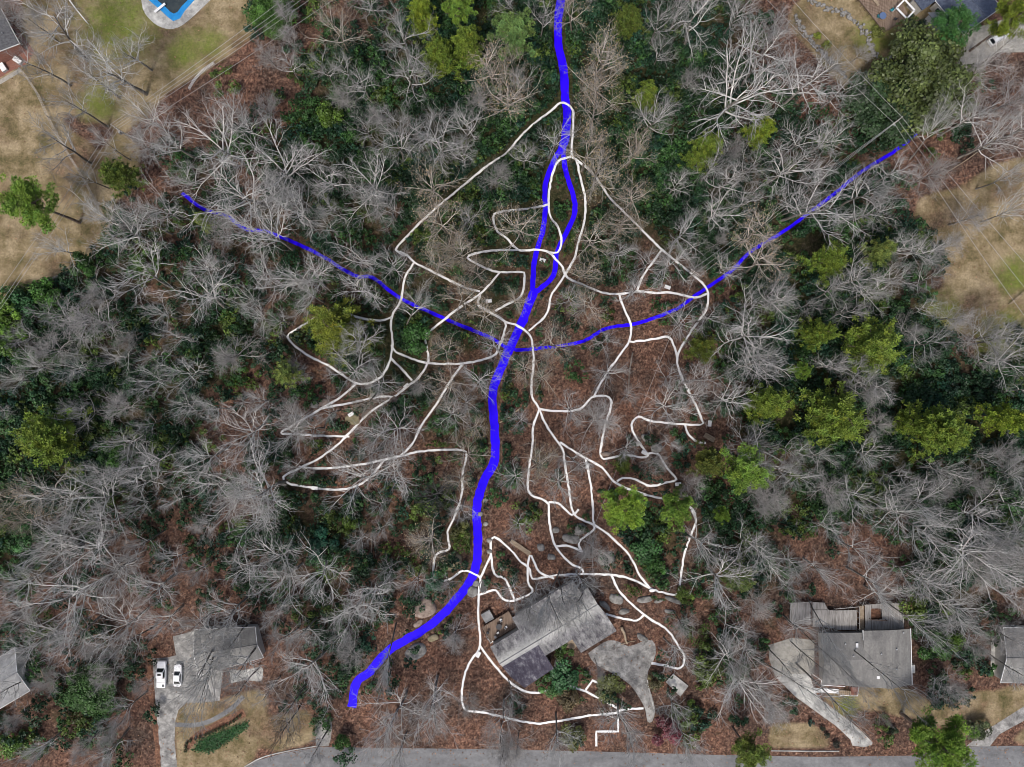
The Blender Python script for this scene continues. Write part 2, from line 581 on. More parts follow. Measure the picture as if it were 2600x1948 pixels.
bmp = n.new("ShaderNodeBump")
bmp.inputs["Strength"].default_value = 0.5
bmp.inputs["Distance"].default_value = 0.15
l.new(fine, bmp.inputs["Height"])
l.new(bmp.outputs[0], pb.inputs["Normal"])
g_me = new_mesh("ground", gv, gf, gm, tint=np.stack([lm.ravel(), gl.ravel(), iv.ravel()], 1))
ground = bpy.data.objects.new("ground", g_me)
COL.objects.link(ground)
tag(ground, "forest floor of brown leaf litter with tan lawns at the edges", "ground", kind="structure")


def qq(pts):
    return [G(x * Q, y * Q) for x, y in pts]


CREEK = [
    ([(1212, -40), (1212, 0), (1206, 45), (1207, 100), (1217, 150), (1221, 215), (1225, 235), (1222, 290), (1213, 325)], 1.75),
    ([(1213, 318), (1195, 350), (1178, 400), (1178, 450), (1172, 500), (1155, 560), (1150, 632)], 1.08),
    ([(1215, 320), (1222, 370), (1240, 430), (1240, 465), (1220, 510), (1203, 545), (1195, 595), (1160, 630)], 1.05),
    ([(1156, 622), (1148, 645), (1130, 690), (1105, 745), (1080, 800), (1064, 850), (1068, 920), (1068, 995), (1045, 1040), (1030, 1100), (1032, 1170), (1025, 1235), (990, 1290), (930, 1350), (840, 1405), (800, 1450), (770, 1475), (760, 1528)], 1.85),
    ([(393, 417), (440, 452), (490, 467), (530, 495), (580, 502), (680, 545), (765, 595), (805, 600), (860, 642), (930, 675), (1000, 705), (1060, 730), (1095, 752)], 0.75),
    ([(1980, 288), (1935, 325), (1860, 372), (1800, 420), (1700, 495), (1620, 545), (1580, 585), (1500, 640), (1460, 668), (1380, 698), (1310, 710), (1250, 740), (1130, 756), (1105, 752)], 0.72),
]
mb = MB()
CORR = []                       # (line, clearance) of creek and paths, kept free of undergrowth
for k, (p, w) in enumerate(CREEK):
    ln = smooth_line(qq(p), 0.8, 0.03, k)
    ribbon(mb, ln, w, 0.008 + 0.004 * k, k, 0.06)
    CORR.append((ln, w / 2 + 0.75))
creek = tag(mb.build("creek", M['water']), "narrow blue creek winding down through the bare woods with side branches", "creek", kind="structure")

TRAILS = [
    [(1225, 225), (1210, 222), (1190, 240), (1150, 270), (1120, 300), (1095, 330), (1050, 360), (990, 410), (930, 460), (880, 510), (857, 535), (858, 543), (880, 552), (895, 567), (940, 590), (985, 612), (1015, 625), (1037, 630)],
    [(1225, 225), (1238, 240), (1237, 290), (1235, 335), (1245, 345), (1280, 375), (1320, 430), (1360, 470), (1400, 510), (1430, 540), (1480, 580), (1520, 615), (1529, 635), (1525, 670), (1490, 720), (1463, 772), (1475, 820), (1495, 860), (1515, 905), (1512, 917), (1450, 915), (1400, 908), (1380, 900), (1367, 910), (1366, 930), (1390, 970), (1400, 985), (1385, 988), (1350, 983), (1300, 988), (1305, 930), (1320, 865), (1283, 857), (1250, 885), (1200, 888), (1165, 884)],
    [(1400, 980), (1420, 980), (1440, 1010), (1460, 1035), (1440, 1042), (1405, 1050), (1370, 1035), (1345, 1033), (1333, 1040)],
    [(1480, 917), (1485, 935), (1505, 955), (1525, 957)],
    [(1283, 857), (1305, 815), (1340, 765), (1360, 735), (1362, 700), (1345, 660), (1338, 637)],
    [(1360, 738), (1400, 735), (1443, 728), (1455, 745), (1463, 772)],
    [(1215, 575), (1225, 600), (1260, 615), (1300, 632), (1340, 635), (1378, 630), (1420, 633), (1450, 632), (1500, 643), (1527, 635)],
    [(1375, 630), (1390, 595), (1430, 540)],
    [(1185, 545), (1205, 545), (1213, 520), (1205, 490), (1190, 470), (1185, 440), (1190, 390), (1205, 350), (1235, 338)],
    [(1245, 345), (1255, 390), (1264, 430), (1262, 480), (1250, 520), (1240, 560), (1210, 610), (1190, 640), (1180, 680), (1142, 715)],
    [(1185, 442), (1150, 450), (1080, 458), (1065, 470), (1075, 500), (1095, 515), (1120, 540), (1160, 540), (1185, 545), (1205, 565), (1217, 580)],
    [(1120, 540), (1060, 542), (1025, 548), (1010, 557), (1050, 580), (1080, 588), (1125, 588), (1133, 597), (1125, 640), (1090, 660), (1070, 672)],
    [(1080, 588), (1060, 612), (1037, 635), (1000, 660), (960, 690), (920, 725), (922, 750), (925, 780), (905, 815), (880, 835), (850, 858), (800, 890), (770, 920), (730, 960), (690, 990), (650, 1010), (612, 1030), (625, 1045), (670, 1053), (730, 1058), (770, 1050), (800, 1030), (830, 993)],
    [(1037, 635), (1033, 660), (1050, 670), (1090, 695), (1090, 715), (1080, 745), (1063, 770), (1000, 785), (930, 785), (890, 775), (855, 760), (845, 745)],
    [(1090, 695), (1120, 705), (1145, 725), (1152, 760), (1152, 790), (1148, 850), (1165, 884), (1180, 920), (1215, 970), (1218, 990), (1228, 1050), (1240, 1110), (1285, 1135), (1320, 1160), (1360, 1200), (1380, 1240), (1403, 1270)],
    [(895, 567), (875, 600), (865, 650), (845, 690), (848, 745), (838, 790), (815, 820), (770, 828), (710, 790), (660, 765), (625, 735), (625, 722), (660, 700), (700, 675), (730, 670), (770, 685), (820, 693), (846, 685)],
    [(770, 828), (740, 855), (690, 885), (640, 915), (607, 935), (640, 938), (700, 942), (755, 943)],
    [(690, 883), (760, 870), (820, 857), (855, 858)],
    [(1000, 785), (975, 820), (945, 870), (910, 920), (890, 960), (865, 985)],
    [(645, 1010), (700, 1012), (770, 1005), (830, 993), (865, 985), (910, 975), (960, 972), (1000, 973), (1008, 985), (1000, 1020), (997, 1070), (980, 1120), (967, 1150), (970, 1185), (945, 1195), (937, 1215), (940, 1252), (970, 1252), (1000, 1232), (1025, 1240), (1038, 1250), (1035, 1270), (1033, 1330), (1037, 1395), (1015, 1430), (1000, 1475), (1003, 1530), (1050, 1540), (1150, 1562), (1200, 1558), (1280, 1545), (1330, 1540), (1345, 1533), (1390, 1530)],
    [(1165, 884), (1152, 920), (1150, 960), (1143, 1010), (1140, 1050), (1148, 1070), (1170, 1078), (1185, 1090), (1187, 1130), (1200, 1180), (1230, 1215), (1255, 1228), (1260, 1237)],
    [(1185, 1085), (1207, 1088), (1235, 1112), (1250, 1100)],
    [(1210, 955), (1240, 975), (1265, 990), (1300, 1010), (1333, 1045), (1400, 1070), (1460, 1082), (1490, 1095), (1503, 1120), (1495, 1150), (1480, 1190), (1470, 1250), (1463, 1283), (1430, 1280), (1403, 1270), (1360, 1250), (1320, 1242), (1250, 1240), (1200, 1243), (1150, 1250), (1145, 1230), (1120, 1210), (1110, 1195), (1068, 1160), (1060, 1185), (1068, 1240), (1090, 1250), (1112, 1297)],
    [(1265, 990), (1275, 1040), (1280, 1090), (1282, 1135), (1282, 1145), (1255, 1165), (1250, 1180), (1258, 1192), (1230, 1180), (1200, 1180)],
    [(1037, 1250), (1060, 1200)],
    [(1035, 1285), (1070, 1275), (1085, 1293), (1110, 1297), (1150, 1278), (1140, 1255), (1145, 1200), (1165, 1235), (1197, 1250)],
    [(1320, 1242), (1340, 1280), (1390, 1327), (1440, 1360), (1465, 1395), (1478, 1420), (1470, 1443), (1440, 1438), (1407, 1433)],
    [(1308, 1326), (1340, 1335), (1375, 1340), (1393, 1327)],
    [(1037, 1395), (1070, 1440), (1110, 1480), (1155, 1497), (1220, 1482), (1265, 1493)],
    [(1265, 1493), (1335, 1530), (1335, 1580), (1288, 1580), (1288, 1612)],
    [(1265, 1490), (1280, 1470), (1312, 1483), (1325, 1457)],
    [(845, 775), (870, 800), (890, 822)],
]
mb = MB()
for k, p in enumerate(TRAILS):
    ln = smooth_line(qq(p), 0.7, 0.035, 50 + k) if k not in (29, 30) else np.vstack([np.linspace(a, b, 6)[:-1] for a, b in zip(np.array(qq(p))[:-1], np.array(qq(p))[1:])] + [np.array(qq(p))[-1:]])
    ribbon(mb, ln, 0.46, 0.036 + 0.002 * k, 50 + k, 0.12)
    CORR.append((ln, 1.0))
tag(mb.build("footpath", M['trail']), "network of narrow pale footpaths looping through the woods", "path", kind="structure")


def sheet(name, pts, z, m, label, cat):
    mb = MB()
    mb.add([(x, y, z) for x, y in pts], [tuple(range(len(pts) - 1, -1, -1))])
    return tag(mb.build(name, m), label, cat, kind="structure")


def slab(name, pts, z0, z1, m, label, cat):
    return tag(MB().prism(pts, z0, z1).build(name, m), label, cat, kind="structure")


def sm(pts, step=1.5):
    p = np.array(pts + [pts[0]], float)
    return [tuple(x) for x in smooth_line(p, step)][:-1]


sheet("road", [G(x, y) for x, y in [(480, 2100), (570, 1985), (650, 1932), (720, 1912), (810, 1897), (1200, 1902), (1500, 1908), (1818, 1917), (2080, 1922), (2312, 1919), (2461, 1896), (2560, 1894), (3400, 1890), (3400, 2250), (480, 2250)]], 0.004, M['asphalt'], "grey asphalt road along the bottom of the scene", "road")
mb = MB()
ribbon(mb, smooth_line([G(x, y) for x, y in [(560, 1990), (650, 1930), (720, 1909), (810, 1894)]], 1), 0.3, 0.1, 3, 0.02)
mb2 = MB()
ln = smooth_line([G(x, y) for x, y in [(1958, 1906), (2060, 1907), (2130, 1907)]], 2)
for i in range(len(ln) - 1):
    mb2.bar((*ln[i], 0.07), (*ln[i + 1], 0.07), 0.2, 0.14)
ln = smooth_line([G(x, y) for x, y in [(572, 1982), (650, 1930), (720, 1909), (806, 1894)]], 2)
for i in range(len(ln) - 1):
    mb2.bar((*ln[i], 0.06), (*ln[i + 1], 0.06), 0.22, 0.12)
tag(mb2.build("kerb", M['concrete']), "pale concrete kerb edging the road", "kerb", kind="structure")
sheet("driveway", sm(VP(1200, 1423, [(925, 745), (1000, 690), (1090, 640), (1180, 655), (1250, 690), (1350, 655), (1440, 640), (1470, 720), (1450, 800), (1410, 880), (1400, 960), (1425, 1050), (1462, 1190), (1440, 1290), (1400, 1290), (1385, 1200), (1340, 1110), (1260, 995), (1130, 910), (980, 830)])), 0.006, M['drive'], "cracked grey fan shaped driveway of the central house", "driveway")
mb = MB()
ribbon(mb, smooth_line(VP(1200, 1423, [(1400, 960), (1418, 1050), (1452, 1190)]), 1), 0.22, 0.0125, 3, 0.1)
tag(mb.build("driveway_edge", M['concrete']), "pale concrete edging strip along the driveway", "edging", kind="structure")
sheet("driveway", VP(0, 1423, [(1222, 785), (1345, 778), (1410, 760), (1385, 610), (1570, 560), (1700, 860), (1790, 860), (1760, 1125), (1620, 1140), (1490, 1140), (1430, 1200), (1405, 1290), (1398, 1450), (1420, 1657), (1450, 1800), (1300, 1800), (1290, 1657), (1260, 1300), (1243, 1100)]), 0.006, M['drive'], "straight grey driveway with two white parked vehicles on it", "driveway")
sheet("driveway", VP(1900, 1423, [(225, 940), (300, 915), (500, 903), (505, 960), (520, 1010), (548, 1075), (605, 1130), (720, 1220), (830, 1300), (930, 1390), (995, 1460), (990, 1480), (930, 1497), (835, 1485), (818, 1435), (700, 1325), (560, 1225), (380, 1095)]), 0.006, M['concrete'], "pale concrete driveway curving down from the house with wooden decks", "driveway")
sheet("driveway", VP(1900, 1423, [(1745, 1490), (1900, 1365), (2209, 1170), (2500, 1080), (2500, 1190), (2209, 1285), (2010, 1395), (1935, 1490)]), 0.0085, M['drive'], "grey driveway at the lower right corner", "driveway")
sheet("driveway", VP(1900, 0, [(1690, 290), (1790, 230), (1900, 200), (2060, 150), (2400, 100), (2400, 420), (2000, 420), (1890, 520), (1700, 560), (1660, 470)]), 0.006, M['patio'], "pale worn parking area beside the blue roofed house", "driveway")
sheet("driveway", VP(650, 1423, [(475, 1280), (600, 1250), (610, 1330), (600, 1430), (580, 1490), (480, 1490)]), 0.006, M['drive'], "short grey driveway apron hidden under bare branches", "driveway")
sheet("patio", VP(1900, 1423, [(160, 680), (350, 620), (530, 640), (530, 905), (300, 914), (215, 930), (170, 800)]), 0.006, M['patio'], "worn pale parking pad left of the house with wooden decks", "patio")
sheet("patio", VP(0, 1423, [(1840, 880), (1960, 880), (2040, 860), (2095, 850), (2110, 880), (2100, 960), (2070, 970), (1960, 960), (1850, 985)]), 0.0085, M['concrete'], "pale concrete patch at the lower right corner of the vehicles' house", "patio")
sheet("patio", VP(0, 0, [(-300, 520), (5, 440), (155, 350), (110, 200), (210, 320), (280, 420), (200, 520), (100, 565), (5, 620), (-300, 800)]), 0.006, M['brick'], "red brick patio beside the dark roofed corner house", "patio")
sheet("patio", VP(1900, 1423, [(1945, 640), (2060, 560), (2060, 950), (2015, 940), (1940, 900)]), 0.006, M['concrete'], "pale concrete strip beside the house at the right edge", "patio")
mb = MB()
ribbon(mb, smooth_line(VP(0, 1423, [(1405, 1315), (1560, 1320), (1700, 1280), (1850, 1190), (1950, 1090)]), 1), 1.0, 0.010, 5, 0.03)
tag(mb.build("garden_path", M['asphalt']), "curved grey garden path across the tan lawn", "path", kind="structure")
mb = MB()
ribbon(mb, smooth_line(VP(1900, 0, [(1200, 270), (1260, 330), (1380, 360), (1480, 350)]), 1), 0.9, 0.010, 6, 0.1)
tag(mb.build("garden_path", M['patio']), "faint stone garden path below the brown deck", "path", kind="structure")
mb = MB()
ribbon(mb, np.array(VP(0, 0, [(-200, 760), (5, 655), (165, 560)])), 0.9, 0.010, 6, 0.02)
tag(mb.build("garden_path", M['patio']), "straight grey path at the left edge by the brick patio", "path", kind="structure")
mb = MB()
ribbon(mb, smooth_line(VP(0, 1423, [(1490, 1500), (1590, 1400), (1750, 1320), (1960, 1220)]), 1), 1.7, 0.009, 8, 0.1)
tag(mb.build("flower_bed", M['mulch']), "curved red brown mulch bed on the lawn", "flower bed", kind="structure")
mb = MB()
ribbon(mb, smooth_line(VP(0, 1423, [(1200, 780), (1200, 1000), (1230, 1250), (1260, 1500), (1265, 1700)]), 1), 1.0, 0.009, 9, 0.25)
tag(mb.build("flower_bed", M['mulch']), "long red brown mulch strip along the straight driveway", "flower bed", kind="structure")

# corridor raster used to keep creek and paths clear
CELL = 0.5
cw, chh = int(260 / CELL), int(200 / CELL)
corr = np.zeros((chh, cw), bool)
main_near = np.full((chh, cw), 99.0, np.float32)
cy_, cx_ = np.mgrid[0:chh, 0:cw]
cxm, cym = cx_ * CELL - 130 + CELL / 2, cy_ * CELL - 100 + CELL / 2
for k, (ln, cl) in enumerate(CORR):
    for p in ln[::1]:
        i0, i1 = int((p[0] - 4 + 130) / CELL), int((p[0] + 4 + 130) / CELL) + 1
        j0, j1 = int((p[1] - 4 + 100) / CELL), int((p[1] + 4 + 100) / CELL) + 1
        i0, j0 = max(i0, 0), max(j0, 0)
        if i1 <= i0 or j1 <= j0:
            continue
        d = np.hypot(cxm[j0:j1, i0:i1] - p[0], cym[j0:j1, i0:i1] - p[1])
        corr[j0:j1, i0:i1] |= d < cl
        if k < len(CREEK):
            main_near[j0:j1, i0:i1] = np.minimum(main_near[j0:j1, i0:i1], d)


def look(arr, x, y):
    i = np.clip(((np.asarray(x) + 130) / CELL).astype(int), 0, cw - 1)
    j = np.clip(((np.asarray(y) + 100) / CELL).astype(int), 0, chh - 1)
    return arr[j, i]


# ------------------------------------------------------------------ houses
BUILT = []                      # world footprints where no tree or shrub may root


def roofs(house, planes, m, th=0.18, name="roof"):
    """each plane: list of (x, y, z_top) in the house's own frame"""
    mb = MB()
    for p in planes:
        mb.prism([(x, y) for x, y, z in p], [z - th for x, y, z in p], [z for x, y, z in p])
    return mb.build(name, m, house)


def walls(house, poly, z, m, name="wall"):
    """prism; z = list of wall-top heights per corner"""
    return MB().prism(poly, -0.1, z).build(name, m, house)


def inset(poly, k):
    c = np.mean(np.array(poly), 0)
    return [tuple(c + (np.array(p) - c) * k) for p in poly]


def wall_window(house, a, b, t, w, zc, hgt, off=0.03, name="window"):
    """window on the wall that runs from a to b (local plan), t along it"""
    a, b = np.array(a), np.array(b)
    d = (b - a) / np.linalg.norm(b - a)
    nn = np.array((d[1], -d[0]))
    p = a + (b - a) * t + nn * off
    rz = math.atan2(d[1], d[0])
    f = MB().box((p[0], p[1], zc), (w + 0.16, 0.08, hgt + 0.16), rz).build(name, M['white'], house)
    q = p + nn * 0.045
    MB().box((q[0], q[1], zc), (w, 0.03, hgt), rz).build("pane" if name == "window" else "door_leaf", M['window'] if name == "window" else M['darkwood'], f)


# central house: own frame, x along the ridge, y to the rear
AH = 4.3
ax, ay = V(1200, 1423, 215, 825, AH)
arz = math.atan2(0.519, 0.855)
u = 0.0269 * (H - AH) / H
houseA = thing("house", "central house with long weathered grey and white mottled roof", "house", (ax, ay), arz)


def az(yy):
    return 4.7 - 0.21 * abs(yy)


def apl(pts):
    return [(a * u, -nn * u, az(nn * u)) for a, nn in pts]


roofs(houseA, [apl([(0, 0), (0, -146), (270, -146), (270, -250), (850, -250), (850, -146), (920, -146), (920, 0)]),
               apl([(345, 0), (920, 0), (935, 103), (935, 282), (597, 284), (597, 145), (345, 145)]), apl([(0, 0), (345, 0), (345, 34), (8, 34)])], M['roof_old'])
roofs(houseA, [apl([(8, 34), (345, 34), (345, 278), (62, 290), (15, 140)])], M['roof_purple'])
MB().tube([(-0.05, 0, 4.72), (920 * u, 0, 4.72)], 0.11, 6).build("roof_ridge", M['roof_pale'], houseA)
foot = [(15, 0), (15, -130), (285, -130), (285, -232), (835, -232), (835, -130), (905, -130), (905, 0), (905, 128), (330, 128), (330, 262), (75, 262), (30, 128)]
walls(houseA, [(a * u, -b * u) for a, b in foot], [az(b * u) - 0.2 for a, b in foot], M['siding'])
for q in ((610, 270), (920, 270), (765, 272)):
    MB().box((q[0] * u, -q[1] * u, 1.3), (0.16, 0.16, 2.6)).build("post", M['white'], houseA)
for t in (0.15, 0.4, 0.62, 0.85):
    wall_window(houseA, (330 * u, -128 * u), (905 * u, -128 * u), t, 1.3, 1.5, 1.2)
wall_window(houseA, (75 * u, -262 * u), (330 * u, -262 * u), 0.5, 1.8, 1.5, 1.2)
wall_window(houseA, (330 * u, -128 * u), (905 * u, -128 * u), 0.28, 0.95, 1.1, 2.05, name="door")
for q in ((480, -18), (232, 25)):
    MB().tube([(q[0] * u, -q[1] * u, 4.4), (q[0] * u, -q[1] * u, 4.95)], 0.1, 8).build("vent", M['metal'], houseA)
dk = MB()
for k in range(22):
    yy = 150 + k * 6.4
    dk.box((130 * u, yy * u, 0.95), (258 * u, 5.6 * u, 0.06))
deckA = dk.build("deck", M['deckbrown'], houseA)
rl = MB()
for p, q in (((0, 150), (0, 292)), ((0, 292), (258, 292))):
    rl.bar((p[0] * u, p[1] * u, 1.9), (q[0] * u, q[1] * u, 1.9), 0.1, 0.06)
    for k in range(9):
        t = k / 8
        x, y = (p[0] + (q[0] - p[0]) * t) * u, (p[1] + (q[1] - p[1]) * t) * u
        rl.bar((x, y, 0.0), (x, y, 1.9), 0.07, 0.07)
rl.build("railing", M['darkwood'], deckA)
stp = MB()
stp.prism([(443 * u, -146 * u), (590 * u, -146 * u), (590 * u, -260 * u), (545 * u, -270 * u)], 0.0, 0.22)
stp.build("porch", M['wood'], houseA)
ca, sa = cos(arz), sin(arz)


def HA(a, nn, z=0.0):
    x, y = a * u, -nn * u
    return (ax + x * ca - y * sa, ay + x * sa + y * ca, z)


BUILT.append([HA(a, b)[:2] for a, b in [(-30, 310), (-30, -310), (290, -310), (850, -270), (960, -160), (960, 300)]])

# things on and round the deck
t = thing("patio_table", "dark round table on the central house deck", "table", HA(130, -225, 0.98), 0)
MB().tube([(0, 0, 0.70), (0, 0, 0.75)], 0.62, 24).build("tabletop", M['darkmetal'], t)
MB().tube([(0, 0, 0), (0, 0, 0.70)], [0.12, 0.05], 10).build("leg", M['darkmetal'], t)
MB().tube([(0, 0, 0), (0, 0, 0.03)], 0.3, 16).build("base", M['darkmetal'], t)


def chair(label, p, rz, m, group=None, name="patio_chair"):
    c = thing(name, label, "chair", p, rz, group)
    MB().box((0, 0, 0.44), (0.5, 0.5, 0.06)).build("seat", m, c)
    MB().box((-0.25, 0, 0.72), (0.05, 0.5, 0.5)).build("backrest", m, c)
    for sx in (-1, 1):
        for sy in (-1, 1):
            MB().box((sx * 0.21, sy * 0.21, 0.205), (0.05, 0.05, 0.41)).build("leg", m, c)
    return c


for a, nn, rz, lb in ((170, -262, 2.2, "grey patio chair behind the round deck table, towards the woods"), (95, -185, -1.0, "grey patio chair before the round deck table, towards the roof"),
                      (175, -190, 0.6, "grey patio chair between the round deck table and the roof wing"), (60, -165, 3.6, "grey patio chair by itself at the deck's lower corner")):
    chair(lb, HA(a, nn, 0.98), rz, M['metal'])
t = thing("grill", "black kettle grill at the deck's outer edge", "grill", HA(28, -232, 0.98), 0)
MB().tube([(0, 0, 0.55), (0, 0, 0.62), (0, 0, 0.8), (0, 0, 0.93), (0, 0, 0.98)], [0.15, 0.28, 0.34, 0.22, 0.05], 16).build("kettle", M['darkmetal'], t, smooth=True)
for k in range(3):
    a = k * 2.1
    MB().tube([(0.1 * cos(a), 0.1 * sin(a), 0.6), (0.3 * cos(a), 0.3 * sin(a), 0)], 0.02, 6).build("leg", M['darkmetal'], t)
hx = thing("hot_tub", "square hot tub with pale grey cover beyond the deck", "hot tub", V(1200, 1423, 120, 440), 0.52)
MB().box((0, 0, 0.42), (2.1, 2.1, 0.84)).build("tub_wall", M['wood'], hx)
MB().box((0, 0, 0.90), (2.2, 2.2, 0.12), 0, 0.95).build("cover", M['roof_pale'], hx)
for (x, y), lb in (((128, 607), "upper of the two white air conditioners beside the deck"), ((147, 637), "lower of the two white air conditioners beside the deck")):
    t = thing("air_conditioner", lb, "air conditioner", V(1200, 1423, x, y), 0.52)
    MB().box((0, 0, 0.42), (0.85, 0.75, 0.84)).build("casing", M['white'], t)
    MB().tube([(0, 0, 0.845), (0, 0, 0.87)], 0.3, 20).build("fan_grille", M['darkmetal'], t)

# house with two wooden decks (lower right)
ox, oy = 1900, 1423
hb = V(ox, oy, 950, 790, 3.5)
houseB = thing("house", "house with grey shingle hip roof and weathered rear decks", "house", hb)


def LP(pts, base, h=3.6, o=(1900, 1423)):
    r = []
    for p in pts:
        z = p[2] if len(p) > 2 else h
        x, y = V(o[0], o[1], p[0], p[1], z)
        r.append((x - base[0], y - base[1], z))
    return r


roofs(houseB, [LP([(1150, 560, 5.0), (1150, 1030, 5.0), (1308, 995, 3.6), (1295, 550, 3.6)], hb),
               LP([(920, 565, 3.76), (925, 710, 3.79), (1000, 795, 4.19), (830, 960, 3.28), (775, 1005, 2.98), (1150, 1030, 5.0), (1150, 560, 5.0)], hb),
               LP([(570, 585, 3.05), (610, 800, 4.2), (1000, 795, 4.2), (925, 710, 3.72), (920, 580, 3.03)], hb),
               LP([(610, 800, 4.2), (590, 995, 3.15), (780, 1000, 3.12), (830, 960, 3.33), (1000, 795, 4.2)], hb)], M['roof_grey'])
foot = LP([(600, 610, 2.7), (935, 600, 2.7), (935, 575, 2.7), (1285, 570, 2.7), (1292, 975, 2.7), (1160, 1005, 2.7), (800, 985, 2.7), (610, 975, 2.7)], hb)
walls(houseB, [p[:2] for p in foot], [2.8] * 8, M['siding'])
for q, z0 in (((1150, 800), 4.9),):
    pass
for (x, y, z, s) in ((870, 680, 3.62, (0.5, 0.9)), (1040, 937, 4.35, (0.6, 0.6))):
    p = LP([(x, y, z)], hb)[0]
    MB().box((p[0], p[1], z + 0.06), (s[0], s[1], 0.14)).build("skylight", M['white'], houseB)
for (x, y, z) in ((1240, 578, 4.25), (1185, 870, 4.7), (1185, 712, 4.7), (1063, 748, 4.5), (840, 765, 4.0), (775, 668, 3.5), (1075, 912, 4.6)):
    p = LP([(x, y, z)], hb)[0]
    MB().tube([(p[0], p[1], z - 0.2), (p[0], p[1], z + 0.28)], 0.16, 10).build("vent", M['metal'], houseB)
p = LP([(1314, 870, 2.9)], hb)[0]
MB().box((p[0], p[1], 1.5), (1.1, 1.75, 3.0)).build("chimney", M['siding'], houseB)
MB().box((p[0], p[1], 3.03), (0.7, 1.3, 0.08)).build("chimney_cap", M['metal'], houseB)
for a, b in (((1300, 545, 3.5), (1313, 998, 3.5)), ((590, 1000, 3.0), (775, 1010, 3.0)), ((918, 560, 3.7), (922, 640, 3.7))):
    p, q = LP([a, b], hb)
    MB().bar(p, q, 0.14, 0.14).build("gutter", M['white'], houseB)
wf = [p[:2] for p in foot]
for i, ts in ((7, ()), (5, (0.3, 0.7)), (6, (0.5,)), (3, (0.25, 0.8))):
    for tt in ts:
        wall_window(houseB, wf[(i + 1) % 8], wf[i], tt, 1.4, 1.6, 1.2, off=0.03)


def deck_piece(house, base, quad, z, m, o=(1900, 1423), n=24, gap=0.85, along=True, name="deck"):
    """planks across a quad given by 4 view points (p0 p1 p2 p3)"""
    p = [np.array(x[:2]) for x in LP([(a, b, z) for a, b in quad], base, o=o)]
    mb = MB()
    for k in range(n):
        t0, t1 = k / n, (k + gap) / n
        if along:
            c = [p[0] + (p[1] - p[0]) * t0, p[0] + (p[1] - p[0]) * t1, p[3] + (p[2] - p[3]) * t1, p[3] + (p[2] - p[3]) * t0]
        else:
            c = [p[0] + (p[3] - p[0]) * t0, p[1] + (p[2] - p[1]) * t0, p[1] + (p[2] - p[1]) * t1, p[0] + (p[3] - p[0]) * t1]
        mb.prism([tuple(x) for x in c], z - 0.05, z)
    for c in p:
        mb.box((c[0] * 0.99, c[1] * 0.99, (z - 0.06) / 2), (0.14, 0.14, z - 0.06))
    return mb.build(name, m, house)


def rail(parent, base, pts, z, m, o=(1900, 1423), closed=False, name="railing"):
    p = [x[:2] for x in LP([(a, b, z + 0.9) for a, b in pts], base, o=o)]
    mb = MB()
    for a, b in zip(p[:-1], p[1:]):
        mb.bar((*a, z + 0.9), (*b, z + 0.9), 0.13, 0.06)
        d = math.dist(a, b)
        k = max(1, int(d / 1.2))
        for i in range(k + 1):
            t = i / k
            x, y = a[0] + (b[0] - a[0]) * t, a[1] + (b[1] - a[1]) * t
            mb.bar((x, y, z - 0.05), (x, y, z + 0.9), 0.09, 0.09)
    return mb.build(name, m, parent)


d1 = deck_piece(houseB, hb, [(938, 360), (985, 352), (985, 555), (938, 560)], 1.6, M['deckgrey'], n=8)
d1b = deck_piece(houseB, hb, [(1074, 350), (1243, 345), (1243, 553), (1074, 555)], 1.6, M['deckgrey'], n=28)
deck_piece(houseB, hb, [(988, 352), (1071, 350), (1071, 384), (988, 386)], 1.6, M['deckgrey'], n=14)
deck_piece(houseB, hb, [(988, 474), (1071, 472), (1071, 555), (988, 556)], 1.6, M['deckgrey'], n=14)
bx = [p[:2] for p in LP([(990, 388, 1.6), (1069, 386, 1.6), (1069, 470, 1.6), (990, 472, 1.6)], hb)]
MB().prism(bx, 0.0, 1.1).build("planter", M['mulch'], d1)
rail(d1b, hb, [(938, 358), (1243, 343), (1243, 553)], 1.6, M['deckgrey'])
rail(d1, hb, [(985, 475), (1115, 485)], 1.6, M['darkwood'])
d2 = deck_piece(houseB, hb, [(705, 402), (872, 398), (872, 560), (705, 556)], 1.3, M['deckgrey'], n=26)
rail(d2, hb, [(700, 390), (890, 372), (893, 560)], 1.3, M['deckgrey'])
deck_piece(houseB, hb, [(893, 365), (930, 362), (930, 560), (893, 562)], 1.15, M['wood'], n=6)
d3 = deck_piece(houseB, hb, [(335, 345), (505, 335), (505, 520), (330, 500)], 1.1, M['deckgrey'], n=20, along=False)
deck_piece(houseB, hb, [(515, 335), (610, 340), (640, 395), (515, 395)], 1.1, M['deckgrey'], n=8, along=False)
deck_piece(houseB, hb, [(515, 398), (700, 402), (700, 545), (515, 530)], 1.1, M['deckgrey'], n=16, along=False)
rail(d3, hb, [(332, 345), (508, 333)], 1.1, M['deckgrey'])
rail(d3, hb, [(508, 335), (508, 525)], 1.1, M['darkwood'])
rail(d3, hb, [(345, 345), (335, 500)], 1.1, M['deckgrey'])
st = MB()
for k in range(7):
    x = 728 + k * 14
    pp = LP([(x, 1035, 0), (x + 12, 1035, 0), (x + 12, 1075, 0), (x, 1075, 0)], hb)
    st.prism([q[:2] for q in pp], 0.0, 0.15 + 0.14 * k)
ent = st.build("steps", M['wood'], houseB)
pp = LP([(826, 1018, 1.1), (880, 1015, 1.1), (876, 1078, 1.1), (826, 1078, 1.1)], hb)
MB().prism([q[:2] for q in pp], 0.0, 1.12).build("landing", M['brick'], houseB)
rail(ent, hb, [(726, 1080), (822, 1086), (876, 1086), (886, 1012)], 1.0, M['white'])
rail(houseB, hb, [(518, 915), (585, 960), (590, 995)], 0.3, M['white'])
pp = VP(ox, oy, [(522, 1022), (722, 1030), (722, 1066), (530, 1058)])
